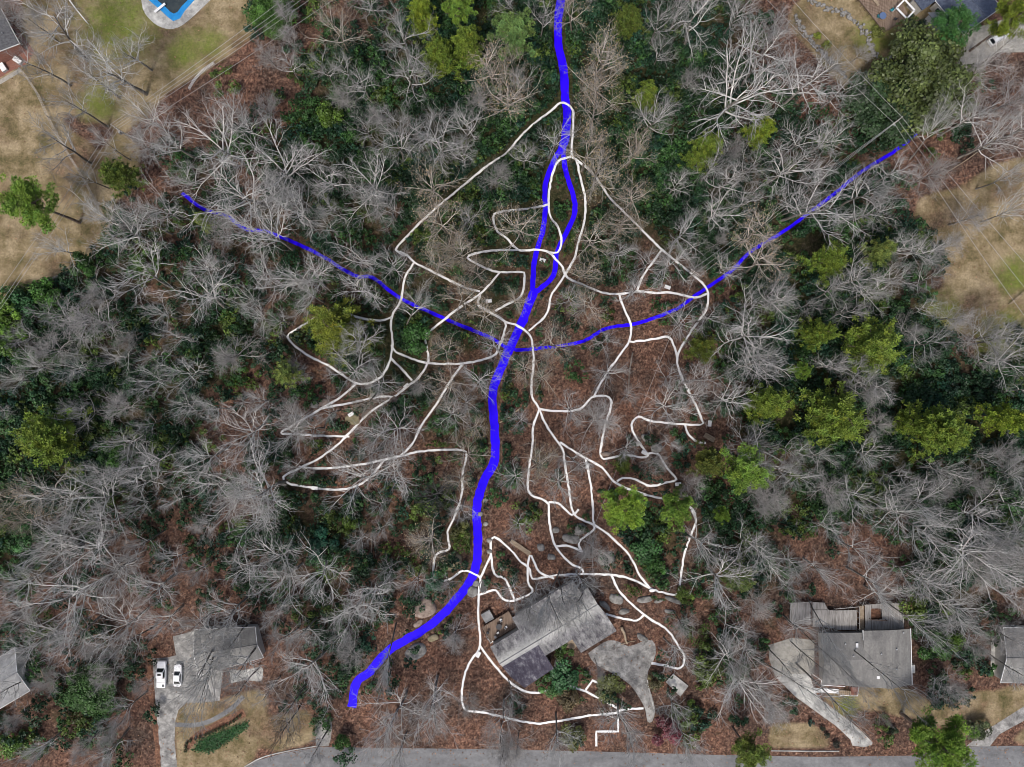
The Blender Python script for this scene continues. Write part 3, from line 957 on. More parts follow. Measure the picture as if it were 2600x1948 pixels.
slab("walkway", pp, 0.0, 0.1, M['white'], "short white concrete walkway to the front steps", "walkway")
BUILT.append(VP(ox, oy, [(320, 320), (1260, 320), (1350, 560), (1360, 1050), (520, 1060), (520, 600), (320, 560)]))
BUILT.append(VP(ox, oy, [(150, 660), (530, 640), (560, 1100), (1000, 1440), (950, 1500), (820, 1480), (300, 1000)]))


def gable_house(label, corners, z_eave, z_ridge, m, o, wall=M['siding'], wins=True):
    """roof over 4 view-pixel corners (p0 p1 = one eave, p2 p3 = other eave)"""
    c = V(o[0], o[1], sum(p[0] for p in corners) / 4, sum(p[1] for p in corners) / 4, z_eave)
    h = thing("house", label, "house", c)
    p = [np.array(x[:2]) for x in LP([(a, b, z_eave) for a, b in corners], c, o=o)]
    r0, r1 = (p[0] + p[3]) / 2, (p[1] + p[2]) / 2
    e = lambda q, z: (q[0], q[1], z)
    roofs(h, [[e(p[0], z_eave), e(p[1], z_eave), e(r1, z_ridge), e(r0, z_ridge)], [e(r0, z_ridge), e(r1, z_ridge), e(p[2], z_eave), e(p[3], z_eave)]], m)
    MB().tube([e(r0, z_ridge + 0.02), e(r1, z_ridge + 0.02)], 0.1, 6).build("roof_ridge", m, h)
    g = MB()
    for a, b in ((p[0], p[1]), (p[2], p[3])):
        g.bar(e(a, z_eave - 0.08), e(b, z_eave - 0.08), 0.16, 0.13)
    for a, b in ((p[1], r1), (r1, p[2]), (p[3], r0), (r0, p[0])):
        za = z_ridge if a is r1 or a is r0 else z_eave
        zb = z_ridge if b is r1 or b is r0 else z_eave
        g.bar(e(a, za - 0.1), e(b, zb - 0.1), 0.09, 0.2)
    g.build("gutter", M['white'], h)
    k = 0.93
    q = [p[0] * k, p[1] * k, r1 * k, p[2] * k, p[3] * k, r0 * k]
    walls(h, [tuple(x) for x in q], [z_eave - 0.15, z_eave - 0.15, z_ridge - 0.3, z_eave - 0.15, z_eave - 0.15, z_ridge - 0.3], wall)
    if wins:
        area = sum(q[i][0] * q[(i + 1) % 6][1] - q[(i + 1) % 6][0] * q[i][1] for i in range(6))
        for a, b in ((q[0], q[1]), (q[3], q[4])):
            if area < 0:
                a, b = b, a
            for tt in (0.2, 0.5, 0.8):
                wall_window(h, a, b, tt, 1.3, 1.5, 1.2)
    for tt in (0.3, 0.62):
        v = p[0] * (1 - tt) * 0.7 + p[1] * tt * 0.7 + (r0 * (1 - tt) + r1 * tt) * 0.3
        zz = z_eave + 0.3 * (z_ridge - z_eave)
        MB().tube([e(v, zz - 0.1), e(v, zz + 0.4)], 0.09, 8).build("vent", M['metal'], h)
    BUILT.append(VP(o[0], o[1], corners))
    return h, c


hE, cE = gable_house("grey roofed house under bare trees by two white vehicles", [(1556, 555), (2045, 535), (2112, 779), (1593, 921)], 2.9, 4.3, M['roof_grey'], (0, 1423))
hD, cD = gable_house("pale blue grey roofed house at the lower left edge", [(120, 700), (-420, 1030), (-300, 1365), (240, 1045)], 3.0, 4.8, M['roof_pale'], (0, 1423))
hC, cC = gable_house("grey roofed house cut by the right edge of the photo", [(2045, 540), (2560, 550), (2540, 985), (2022, 980)], 3.0, 4.6, M['roof_grey'], (1900, 1423))
hG, cG = gable_house("dark roofed house at the upper left corner with brick patio", [(5, 70), (155, 350), (-250, 590), (-400, 310)], 3.2, 4.8, M['roof_dark'], (0, 0), wall=M['brick'])
hF, cF = gable_house("blue grey roofed house at the top right with brown deck", [(1500, 5), (1728, 275), (2030, 60), (1800, -210)], 3.2, 4.6, M['roof_blue'], (1900, 0))
q = LP([(1325, -10, 3.6), (1395, 82, 3.0), (1520, -5, 3.0), (1600, -140, 3.6), (1480, -200, 3.6)], cF, o=(1900, 0))
roofs(hF, [q], M['roof_blue'], name="roof")
MB().prism([tuple(x) for x in inset([p[:2] for p in q], 0.9)], -0.1, 2.8).build("wall", M['siding'], hF)
q = LP([(1440, 100, 2.7), (1590, 97, 2.9), (1700, 285, 2.9), (1590, 315, 2.6)], cF, o=(1900, 0))
roofs(hF, [q], M['roof_pale'], name="roof")
MB().prism([tuple(x) for x in inset([p[:2] for p in q], 0.88)], -0.1, 2.35).build("wall", M['white'], hF)
dF = deck_piece(hF, cF, [(855, -40), (1090, 255), (1290, 130), (1190, -60)], 0.9, M['deckbrown'], o=(1900, 0), n=26)
rail(dF, cF, [(855, -40), (1090, 258), (1195, 195)], 0.9, M['darkwood'], o=(1900, 0))
pg = MB()
pts = LP([(1190, 62, 2.7), (1255, -5, 2.7), (1335, 82, 2.7), (1272, 148, 2.7)], cF, o=(1900, 0))
for i in range(4):
    a, b = pts[i], pts[(i + 1) % 4]
    pg.bar((a[0], a[1], 2.6), (b[0], b[1], 2.6), 0.35, 0.14)
    pg.bar((a[0], a[1], 0.9), (a[0], a[1], 2.53), 0.12, 0.12)
pg.build("pergola", M['white'], hF)
BUILT.append(VP(1900, 0, [(850, -60), (1090, 260), (1290, 160), (1400, 90), (1590, 320), (1730, 280), (2000, 60), (1900, -80)]))
dD = deck_piece(hD, cD, [(150, 790), (262, 775), (345, 925), (238, 985)], 0.8, M['wood'], o=(0, 1423), n=16)
rail(dD, cD, [(262, 775), (348, 925), (238, 988)], 0.8, M['wood'], o=(0, 1423))
MB().box((*LP([(275, 885, 0.8)], cD, o=(0, 1423))[0][:2], 1.05), (0.9, 2.2, 0.5), 0.35).build("deck_box", M['rock_tan'], dD)

# things on the brown deck
t = thing("parasol_table", "round blue table on the brown deck, top right", "table", (*V(1900, 0, 1080, 125, 1.7), 0.9), 0)
MB().tube([(0, 0, 0.70), (0, 0, 0.76)], 0.75, 24).build("tabletop", M['bluecloth'], t)
for k in range(4):
    a = k * pi / 2 + 0.4
    MB().box((0.45 * cos(a), 0.45 * sin(a), 0.35), (0.06, 0.06, 0.7)).build("leg", M['darkmetal'], t)
for x, y, rz, lb in ((1045, 130, 0.0, "teal deck chair left of the round blue table"), (1150, 80, 3.6, "teal deck chair set apart, up right of the blue table"), (1180, 150, 2.6, "dark deck chair nearest the shrubs by the blue table")):
    chair(lb, (*V(1900, 0, x, y, 1.4), 0.9), rz, M['teal'] if 'teal' in lb else M['darkmetal'], name="deck_chair")
t = thing("wooden_bench", "slatted wooden bench at the top of the brown deck", "bench", (*V(1900, 0, 1025, 15, 1.4), 0.9), -0.9)
for k in range(4):
    MB().box((0, -0.21 + 0.14 * k, 0.45), (1.8, 0.11, 0.05)).build("slat", M['wood'], t)
for sx in (-0.7, 0.7):
    MB().box((sx, 0, 0.21), (0.08, 0.5, 0.42)).build("leg", M['wood'], t)

# ------------------------------------------------------------------ pool
o = (0, 0)
slab("pool_deck", sm(VP(0, 0, [(1125, -260), (1130, -60), (1145, 70), (1190, 145), (1260, 205), (1350, 235), (1430, 220), (1520, 160), (1700, -10), (1900, -200), (1500, -420)])), 0.0, 0.10, M['concrete'], "pale concrete deck round the swimming pool", "pool deck")
pc = V(0, 0, 1390, 20)
pool = thing("swimming_pool", "swimming pool with blue rim and dark water at the top edge", "pool", pc)
rimo = [np.array(x) - pc for x in VP(0, 0, [(1160, -60), (1195, 5), (1290, 85), (1345, 138), (1390, 172), (1445, 150), (1482, 90), (1580, -20), (1640, -110), (1400, -300), (1200, -200)])]
rimi = [np.array(x) - pc for x in VP(0, 0, [(1215, -60), (1240, -15), (1330, 60), (1370, 100), (1395, 112), (1425, 98), (1455, 55), (1540, -30), (1590, -110), (1400, -250), (1250, -180)])]
k = len(rimo)
mbp = MB()
mbp.add([(*p, 0.13) for p in rimo] + [(*p, 0.13) for p in rimi] + [(*p, 0.104) for p in rimo] + [(*p, 0.104) for p in rimi],
        [(i, (i + 1) % k, k + (i + 1) % k, k + i) for i in range(k)] + [(2 * k + i, 2 * k + (i + 1) % k, (i + 1) % k, i) for i in range(k)]
        + [(k + i, k + (i + 1) % k, 3 * k + (i + 1) % k, 3 * k + i) for i in range(k)])
mbp.build("rim", M['poolblue'], pool)
MB().add([(*p, 0.112) for p in rimi], [tuple(range(k))]).build("water", M['poolwater'], pool)
t = thing("diving_board", "white diving board over the pool's blue rim", "diving board", (*V(0, 0, 1265, 95), 0.1), math.atan2(65, 80))
MB().box((0.9, 0, 0.5), (2.9, 0.5, 0.08)).build("board", M['white'], t)
MB().box((0, 0, 0.23), (0.5, 0.45, 0.46)).build("stand", M['metal'], t)

# ------------------------------------------------------------------ vehicles
def ring_loft(mb, rings):
    n = len(rings[0])
    v = [p for r in rings for p in r]
    f = []
    for i in range(len(rings) - 1):
        for k in range(n):
            f.append((i * n + k, i * n + (k + 1) % n, (i + 1) * n + (k + 1) % n, (i + 1) * n + k))
    f.append(tuple(range(n - 1, -1, -1)))
    f.append(tuple((len(rings) - 1) * n + k for k in range(n)))
    mb.add(v, f)


def section(x, w, zb, zt):
    """closed cross-section of a car body at station x"""
    return [(x, -w * 0.90, zb), (x, -w, zb + 0.18), (x, -w * 1.0, zt - 0.16), (x, -w * 0.93, zt - 0.03), (x, -w * 0.6, zt), (x, w * 0.6, zt), (x, w * 0.93, zt - 0.03), (x, w, zt - 0.16), (x, w, zb + 0.18), (x, w * 0.90, zb)]


def outline(x0, x1, w, z, r=0.18):
    return [(x0, -w + r, z), (x0 + r, -w, z), (x1 - r, -w, z), (x1, -w + r, z), (x1, w - r, z), (x1 - r, w, z), (x0 + r, w, z), (x0, w - r, z)]


def car(name, label, cat, loc, rz, L, w, stations, cab, bed=None):
    """x forward; stations (x, halfwidth, top); cab (base x0, x1, roof x0, x1, z0, z1)"""
    c = thing(name, label, cat, loc, rz)
    mb = MB()
    ring_loft(mb, [section(x, ww, 0.28, zt) for x, ww, zt in stations])
    body = mb.build("body", M['carwhite'], c, smooth=False)
    b0, b1, r0, r1, z0, z1 = cab
    wr = w * 0.74
    lo, hi = outline(b0, b1, w * 0.92, z0, 0.15), outline(r0, r1, wr, z1, 0.15)
    mb = MB()
    ring_loft(mb, [lo, hi])
    mb.build("cabin", M['carwhite'], c)
    mb = MB()
    ring_loft(mb, [outline(r0 - 0.02, r1 + 0.02, wr + 0.02, z1 + 0.003, 0.15), outline(r0 + 0.06, r1 - 0.06, wr - 0.06, z1 + 0.05, 0.15)])
    mb.build("roof", M['carwhite'], c)

    def pane(a, b, e, d, nm):
        mb = MB()
        mb.add([a, b, e, d], [(0, 1, 2, 3)])
        mb.build(nm, M['glass'], c)

    def lerp(p, q, t):
        return tuple(p[i] + (q[i] - p[i]) * t for i in range(3))
    for idx, nm, off in (((3, 4), "windshield", (0.02, 0, 0.015)), ((7, 0), "rear_window", (-0.02, 0, 0.015)), ((1, 2), "side_window", (0, -0.02, 0.01)), ((5, 6), "side_window", (0, 0.02, 0.01))):
        i, j = idx
        ml, mh = (0.04, 0.93) if 'w' == nm[0] or nm[0] == 'r' else (0.2, 0.9)
        q = [lerp(lo[i], hi[i], ml), lerp(lo[j], hi[j], ml), lerp(lo[j], hi[j], mh), lerp(lo[i], hi[i], mh)]
        pane(*[tuple(x[m] + off[m] for m in range(3)) for x in q], nm)
    for sx in (0.31, -0.29):
        for sy in (-1, 1):
            wh = MB().tube([(sx * L, sy * (w - 0.2), 0.33), (sx * L, sy * (w + 0.015), 0.33)], 0.33, 16).build("wheel", M['rubber'], c)
            MB().tube([(sx * L, sy * (w + 0.016), 0.33), (sx * L, sy * (w + 0.03), 0.33)], 0.2, 12).build("rim", M['metal'], wh)
    for sy in (-1, 1):
        MB().box((L / 2 - 0.05, sy * w * 0.68, 0.72), (0.1, 0.32, 0.14)).build("headlight", M['window'], c)
        MB().box((-L / 2 + 0.03, sy * w * 0.78, 0.85), (0.08, 0.16, 0.2)).build("tail_light", M['brick'], c)
        MB().box((b1 - 0.45, sy * (w + 0.1), z0 + 0.08), (0.14, 0.2, 0.16)).build("mirror", M['carwhite'], c)
    if bed:
        x0, x1, zt = bed
        MB().box(((x0 + x1) / 2, 0, zt + 0.012), (x1 - x0 - 0.16, 1.66 * w, 0.02)).build("bed_cover", M['carwhite'], c)
        e = MB()
        e.box(((x0 + x1) / 2, 0, zt + 0.03), (0.05, 1.7 * w, 0.03))
        e.box((x1 - 0.06, 0, zt + 0.03), (0.06, 1.7 * w, 0.03))
        e.box((x0 + 0.35, -0.55 * w, zt + 0.03), (0.5, 0.35, 0.02))
        e.build("bed_trim", M['darkmetal'], c)
    return c


truck = car("pickup_truck", "large white pickup truck parked at the driveway's left edge", "pickup", V(0, 1423, 1293, 912, 0.8), pi / 2 - 0.02, 5.7, 0.98,
            [(-2.85, 0.9, 1.02), (-2.7, 0.97, 1.08), (-0.9, 0.98, 1.08), (0.0, 0.98, 1.08), (1.2, 0.98, 1.08), (2.3, 0.96, 1.05), (2.7, 0.9, 0.98), (2.85, 0.78, 0.85)],
            (-0.75, 1.35, -0.55, 0.75, 1.06, 1.82), bed=(-2.7, -0.78, 1.08))
MB().box((0.25, 0, 1.875), (0.4, 0.75, 0.02)).build("sunroof", M['glass'], truck)
car("parked_car", "white saloon car parked beside the white pickup", "car", V(0, 1423, 1424, 922, 0.7), pi / 2 - 0.03, 4.8, 0.86,
    [(-2.4, 0.7, 0.82), (-2.25, 0.8, 0.92), (-1.3, 0.86, 0.95), (0.9, 0.86, 0.93), (1.9, 0.82, 0.86), (2.25, 0.72, 0.78), (2.4, 0.55, 0.7)],
    (-1.75, 0.95, -1.0, 0.2, 0.91, 1.38))
car("parked_car", "white estate car parked under the thin pine by the blue roof", "car", V(1900, 0, 2010, 298, 0.7), math.atan2(110, 165), 4.9, 0.9,
    [(-2.45, 0.78, 0.95), (-2.3, 0.86, 1.02), (-1.3, 0.9, 1.03), (0.9, 0.9, 1.0), (1.9, 0.86, 0.93), (2.3, 0.76, 0.85), (2.45, 0.6, 0.75)],
    (-2.25, 1.0, -1.85, 0.25, 0.99, 1.55))
for q, d, rz, lb in ((G(11, 173), (1.9, 1.1, 0.7), -1.0, "pale grey rounded storage box at the left edge below the brick patio"), (G(48, 156), (1.9, 1.0, 0.6), -0.6, "white rectangular storage box on the brick patio")):
    t = thing("storage_box", lb, "storage box", q, rz)
    MB().box((0, 0, d[2] / 2), d).build("box_body", M['metal'], t)
    MB().box((0, 0, d[2] + 0.04), (d[0] + 0.06, d[1] + 0.06, 0.08), 0, 0.94).build("lid", M['white'], t)

# ------------------------------------------------------------------ utility poles and wires
def pole(label, pxy, base, h, arm_az, transformer=True):
    x, y = G(*base)
    t = thing("utility_pole", label, "utility pole", (x, y))
    MB().tube([(0, 0, -0.3), (0, 0, h)], [0.19, 0.13], 10).build("pole", M['polewood'], t)
    d = np.array((cos(arm_az), sin(arm_az)))
    for z, ln in ((h - 0.35, 1.25), (h - 1.5, 0.95)):
        ar = MB().bar((*(-d * ln), z), (*(d * ln), z), 0.12, 0.12).build("crossarm", M['polewood'], t)
        for k in (-0.95, -0.35, 0.35, 0.95):
            MB().tube([(*(d * ln * k), z + 0.06), (*(d * ln * k), z + 0.3)], [0.06, 0.04], 8).build("insulator", M['white'], ar)
    if transformer:
        MB().tube([(0.36 * d[1], -0.36 * d[0], h - 3.0), (0.36 * d[1], -0.36 * d[0], h - 2.0)], 0.24, 12).build("transformer", M['metal'], t)
    return (x, y, h, d)


P1 = pole("leaning grey utility pole beside the left tan lawn", None, (348, 360), 9.0, R_(-35) + 0.0)
P2 = pole("utility pole with crossarms below the round dark magnolia", None, (2226, 343), 9.0, R_(40))
P3 = pole("utility pole among bare trees where the path meets the right creek branch", None, (1742, 708), 9.0, R_(-35), False)


def wire(a, b, label, sag=0.7, group="overhead power lines"):
    n_ = 14
    pts = []
    for i in range(n_ + 1):
        t = i / n_
        pts.append((a[0] + (b[0] - a[0]) * t, a[1] + (b[1] - a[1]) * t, a[2] + (b[2] - a[2]) * t - sag * 4 * t * (1 - t)))
    tag(MB().tube(pts, 0.028, 5).build("power_line", M['wire']), label, "power line", group)


def off(P, k, dz=-0.1):
    return (P[0] + P[3][0] * k, P[1] + P[3][1] * k, P[2] + dz)


ends = [(770, -40), (800, -40), (820, -40), (842, -40), (905, -40)]
for k, (e, lb) in enumerate(zip(ends, ("uppermost", "second", "middle", "fourth", "lowest"))):
    a = off(P1, -1.1 + 0.55 * k, -0.1 if k < 4 else -2.5)
    wire(a, (*G(e[0], e[1], 9), 9), f"{lb} of the five wires from the left pole up to the top edge", 0.5)
for k, (e, lb) in enumerate(zip([(-60, 820), (-60, 860), (-10, 800)], ("left", "right", "middle"))):
    wire(off(P1, -0.8 + 0.8 * k), (*G(e[0], e[1], 8), 8), f"{lb} of three wires crossing the left lawn to the left edge", 0.5)
for k, lb in enumerate(("upper", "middle", "lower")):
    wire(off(P2, -1.0 + k), off(P3, 1.0 - k), f"{lb} wire between the two poles on the right", 0.9)
for k, lb in enumerate(("upper", "lower")):
    wire(off(P2, -1.0 + 2 * k), (*G(1890 + 70 * k, -60, 9), 9), f"{lb} wire from the magnolia pole to the top edge", 0.5)
for k, lb in enumerate(("left", "middle", "right")):
    wire(off(P2, -1.0 + k), (*G(2650 + 40 * k, 870 - 30 * k, 9), 9), f"{lb} of three wires crossing the right lawn to the right edge", 0.7)
wire(off(P3, 0.0), (*V(1200, 1423, 700, 420, 3.6), 3.6), "single service wire from the woodland pole down to the central house", 0.8)

# ------------------------------------------------------------------ fences, stone walls, steps, benches, slab, boulders, logs
def wire_fence(label, pts, hgt, gap, m, name="fence", rails=(0.25, 0.6, 0.98)):
    w = smooth_line([G(*p) for p in pts], gap)
    c = w[0]
    t = thing(name, label, "fence", (c[0], c[1]))
    for p in w:
        MB().tube([(p[0] - c[0], p[1] - c[1], -0.1), (p[0] - c[0], p[1] - c[1], hgt)], 0.05, 6).build("post", m, t)
    mb = MB()
    for a, b in zip(w[:-1], w[1:]):
        for r in rails:
            mb.bar((a[0] - c[0], a[1] - c[1], hgt * r), (b[0] - c[0], b[1] - c[1], hgt * r), 0.07, 0.05)
    mb.build("rail", m, t)


wire_fence("long thin grey fence running down the left lawn", [(57, 178), (100, 240), (127, 300), (165, 372), (222, 465), (250, 520), (280, 570)], 1.3, 2.4, M['polewood'])
wire_fence("white fence reaching down from the top edge left of the pool", [(160, -30), (178, 0), (200, 30), (226, 62)], 1.2, 1.6, M['white'])
wire_fence("short white rail fence under the wires below the pool lawn", [(483, 228), (497, 205), (520, 180), (545, 163)], 1.0, 1.6, M['white'])
wire_fence("pale rail fence along the upper edge of the right lawn", [(2528, 350), (2500, 372), (2440, 415), (2390, 445)], 1.1, 2.0, M['wood'])
wire_fence("grey rail fence at the lower edge of the left lawn", [(10, 742), (60, 735), (120, 715), (180, 690), (235, 660), (275, 645)], 1.2, 2.4, M['polewood'])
wire_fence("plank fence crossing the right edge of the lawn", [(2560, 773), (2590, 748), (2640, 705)], 1.2, 2.0, M['wood'])


def rock_mesh(seed, sx, sy, sz, sub=3):
    rr = np.random.default_rng(seed)
    import bmesh
    bm = bmesh.new()
    bmesh.ops.create_icosphere(bm, subdivisions=sub, radius=1.0)
    ph = rr.uniform(0, 6, (6, 3))
    fr = rr.uniform(1.2, 3.6, (6, 3))
    for v in bm.verts:
        c = np.array(v.co)
        d = 1 + sum(0.07 * sin(fr[i] @ c + ph[i][0]) for i in range(6)) + rr.normal(0, 0.02)
        q = c * d
        q = np.sign(q) * np.abs(q) ** 0.85
        v.co = (q[0] * sx, q[1] * sy, max(q[2] * sz, -0.25 * sz))
    me = bpy.data.meshes.new("rock")
    bm.to_mesh(me)
    bm.free()
    return me


def boulder(label, p, r, m, seed, rz=0.0, name="boulder"):
    me = rock_mesh(seed, *r)
    me.materials.append(m)
    for pl in me.polygons:
        pl.use_smooth = True
    o = bpy.data.objects.new(name, me)
    COL.objects.link(o)
    o.location = (*p, 0.0)
    o.rotation_euler = (0, 0, rz)
    return tag(o, label, "boulder")


def view(o, x, y):
    return V(o[0], o[1], x, y)


OJ, OK_, ON, OO = (650, 950), (1300, 950), (650, 1423), (1200, 1423)
boulder("large olive brown boulder beside the creek inside the path bend", view(OJ, 1560, 1500), (2.6, 1.7, 1.3), M['rock_moss'], 1, 0.4)
boulder("large round pinkish tan boulder left of the creek", view(ON, 1345, 370), (2.6, 2.4, 1.6), M['rock_tan'], 2, 0.2)
boulder("dark grey boulder along the creek's lower bank", view(ON, 1280, 730), (2.5, 1.6, 0.9), M['rock_grey'], 3, 0.6)
boulder("flat tan rock on the creek's upper bank above the dark boulder", view(ON, 1300, 505), (1.2, 0.6, 0.4), M['rock_tan'], 4, 0.6)
boulder("small brown rock between the dark boulder and the central house", view(ON, 1420, 620), (1.2, 0.8, 0.5), M['rock_moss'], 5, 0.3)
boulder("dark wet rock on the right bank below the creek crossing", view(ON, 1735, 250), (1.2, 1.1, 0.5), M['rock_grey'], 6, 0.9)
boulder("grey rock beside the creek crossing of the lower path", view(ON, 1765, 185), (0.7, 0.7, 0.4), M['rock_grey'], 7, 0.9)
boulder("pinkish slab of rock under the path fork left of the creek", view(OJ, 780, 360), (1.7, 1.1, 0.4), M['rock_moss'], 8, 0.1)
boulder("grey ridge of rock just above the upper left path fork", view(OJ, 970, 145), (1.6, 0.8, 0.6), M['rock_grey'], 9, 0.5)
boulder("round pale rock above the path near the left property corner", view(OJ, 470, 240), (0.9, 0.8, 0.5), M['rock_grey'], 10)
boulder("pale rock wedge beside the path right of the round pale rock", view(OJ, 540, 225), (1.2, 0.8, 0.5), M['rock_tan'], 11, 0.3)
boulder("tan rock shelf under the loop of the left paths", view(OJ, 1120, 220), (1.3, 0.9, 0.4), M['rock_tan'], 12, -0.6)
boulder("dark flat boulder above the garden steps", view(OK_, 470, 1320), (1.9, 1.0, 0.8), M['rock_grey'], 13, -0.2)
boulder("pale grey rock heap at the garden steps' right end", view(OK_, 755, 1480), (1.6, 1.4, 0.8), M['rock_grey'], 14)
boulder("grey boulder just left of the path above the garden steps", view(OK_, 545, 1245), (1.3, 1.1, 0.7), M['rock_grey'], 15, 0.4)
boulder("round grey rock in the litter left of the dark flat boulder", view(OK_, 350, 1250), (0.8, 0.7, 0.5), M['rock_grey'], 16)
boulder("small grey rock between two paths left of the garden steps", view(OK_, 230, 1390), (0.8, 0.9, 0.5), M['rock_grey'], 17)
boulder("grey rock against the left path near the plank walkway", view(OK_, 315, 1465), (0.9, 0.7, 0.5), M['rock_grey'], 18)
boulder("tan orange rock at the lower corner of the upper right path", view(OK_, 750, 640), (1.0, 0.5, 0.5), M['rock_tan'], 19)
boulder("long grey rock outcrop above the middle of the right path loop", view(OK_, 1085, 520), (1.4, 0.8, 0.6), M['rock_grey'], 20, -0.5)
boulder("grey rock outcrop just right of the long outcrop", view(OK_, 1160, 590), (1.1, 1.1, 0.6), M['rock_grey'], 21)
boulder("white slab of rock below the long grey outcrop", view(OK_, 1000, 560), (0.9, 0.5, 0.3), M['concrete'], 22)
boulder("wide grey rock shelf below the white oval seat", view(OO, 1380, 310), (1.9, 0.7, 0.6), M['rock_grey'], 23, 0.2)
boulder("pointed grey rock right of the wide rock shelf", view(OO, 1490, 325), (1.0, 0.4, 0.4), M['rock_grey'], 24, 0.2)
boulder("long grey rock ledge near the right end of the loop path", view(OO, 1620, 320), (2.1, 0.55, 0.5), M['rock_grey'], 25, -0.3)
boulder("grey rock pile behind the central house's right gable", view(OO, 1150, 310), (1.5, 1.1, 0.7), M['rock_grey'], 26, -0.3)
boulder("flat grey rock nearest the house's right gable", view(OO, 1060, 360), (1.4, 0.6, 0.5), M['rock_grey'], 27, -0.7)
boulder("pale rock between two footpaths right of the house", view(OO, 1210, 410), (1.1, 0.6, 0.5), M['rock_grey'], 28, 0.1)
boulder("grey rock at the top end of the fan driveway", view(OO, 1360, 620), (1.3, 0.7, 0.6), M['rock_grey'], 29, -0.4)
boulder("grey rock ledge below the right footpath's upper bend", view(OO, 1580, 410), (1.2, 0.5, 0.4), M['rock_grey'], 30, -0.2)
boulder("large pale grey rock in the litter above the wooden decks", V(1900, 950, 660, 1290), (0.8, 0.95, 0.5), M['rock_grey'], 31, 0.2)
boulder("rough grey rock pile at the brown clearing's left corner", V(1900, 950, 390, 1200), (1.4, 0.9, 0.6), M['rock_grey'], 32, 0.4)
boulder("pale grey outcrop at the brown clearing's upper edge", V(1900, 950, 860, 1105), (1.5, 0.6, 0.5), M['rock_grey'], 33, 0.0)
boulder("small yellowish rock in the lower left litter", V(0, 950, 1020, 1340), (0.5, 0.5, 0.35), M['rock_tan'], 34)
boulder("tall pale stone slab in front of the house by the porch", view(OO, 685, 830), (0.9, 1.2, 0.5), M['concrete'], 35, -0.1)
for k, (x, y) in enumerate(((1760, 1120), (1800, 1200), (1830, 1330), (1830, 1420), (1930, 1560), (1800, 1010))):
    boulder(["uppermost", "second", "third", "fourth", "lowest", "farthest up"][k] + " small dark rock on the creek's right bank above the crossing", view(OJ, x + 40, y), (0.55, 0.5, 0.35), M['rock_grey'], 40 + k)

# garden steps, plank walkways, oval pond, slab
c = V(1300, 950, 635, 1520)
t = thing("garden_steps", "flight of brown timber garden steps between rocks", "steps", c, 0.1)
for k in range(6):
    MB().box((0, 1.1 - 0.45 * k, 0.06 + 0.02 * (5 - k)), (3.0, 0.22, 0.16 + 0.04 * (5 - k))).build("tread", M['darkwood'] if k % 2 else M['mulch'], t)


def boardwalk(label, a, b, w, m, name="boardwalk"):
    a, b = np.array(a), np.array(b)
    L = np.linalg.norm(b - a)
    t = thing(name, label, "boardwalk", tuple((a + b) / 2), math.atan2(b[1] - a[1], b[0] - a[0]))
    k = int(L / 0.25)
    mb = MB()
    for i in range(k):
        mb.box((-L / 2 + (i + 0.5) * L / k, 0, 0.22), (L / k * 0.86, w, 0.05))
    mb.build("planks", m, t)
    mb = MB()
    for s in (-1, 1):
        mb.box((0, s * w * 0.4, 0.097), (L, 0.1, 0.19))
    mb.build("joists", m, t)


boardwalk("tan plank walkway slanting through the litter right of the creek", V(1300, 950, -10, 1335), V(1300, 950, 145, 1440), 0.95, M['wood'])
boardwalk("dark plank footbridge slanting below the middle path", V(1300, 950, 130, 985), V(1300, 950, 20, 1095), 0.8, M['darkwood'])
boardwalk("weathered plank steps at the dead end path on the right", V(1300, 950, 1540, 485), V(1300, 950, 1620, 530), 1.1, M['wood'])
boardwalk("narrow dark plank bridge along the creek's right side", V(650, 950, 2050, 1160), V(650, 950, 2040, 1310), 0.7, M['darkwood'])
c = V(650, 1423, 1822, 208)
t = thing("garden_pond", "small dark oval pond with pale rim beside the creek path", "pond", c, 0.0)
el = [(0.78 * cos(a), 1.35 * sin(a)) for a in np.linspace(0, 2 * pi, 28, endpoint=False)]
MB().tube([(x * 1.05, y * 1.05, 0.06) for x, y in el + el[:1]], 0.12, 6, False).build("rim", M['rock_grey'], t)
MB().prism(el, 0.0, 0.05).build("water", M['ring'], t)
c = V(1200, 1423, 1634, 995)
sl = thing("concrete_slab", "pale rectangular concrete slab right of the fan driveway", "slab", c, 0)
q = [tuple(np.array(x) - c) for x in VP(1200, 1423, [(1545, 970), (1605, 905), (1727, 1002), (1662, 1087)])]
MB().prism(q, -0.1, 0.3).build("slab", M['concrete'], sl)
e = MB()
for i in range(4):
    a, b = q[i], q[(i + 1) % 4]
    e.bar((a[0], a[1], 0.1), (b[0], b[1], 0.1), 0.16, 0.3)
e.build("border", M['darkwood'], sl)

BENCH = [  # view origin, x, y, rotation, label landmark
    ((1300, 475), 245, 588, -0.3, "between the two creek arms"),
    ((650, 475), 1865, 915, 0.1, "inside the small path loop left of the creek"),
    ((1300, 475), 1243, 805, -0.35, "just above the right cross path"),
    ((650, 950), 765, 322, 0.5, "on the pinkish rock left of the creek"),
    ((1300, 950), 1580, 395, 1.5, "at the far right path corner"),
    ((1300, 950), 1058, 630, -0.5, "at the path bend among grey outcrops"),
    ((1300, 950), 1328, 880, 0.1, "at the tip of the right triangular path loop"),
    ((1300, 950), 603, 735, 1.4, "at the head of the straight middle path"),
    ((650, 950), 475, 912, -0.1, "on the lowest left path"),
    ((650, 475), 1172, 536, -0.5, "at the upper left path corner"),
    ((650, 950), 1207, 95, 0.7, "above the left path's fork"),
    ((1300, 950), 1450, 1105, -1.0, "on the bend right of the bright pines"),
    ((1200, 1423), 47, 750, 1.1, "below the path fork left of the central house"),
]
bench0 = None
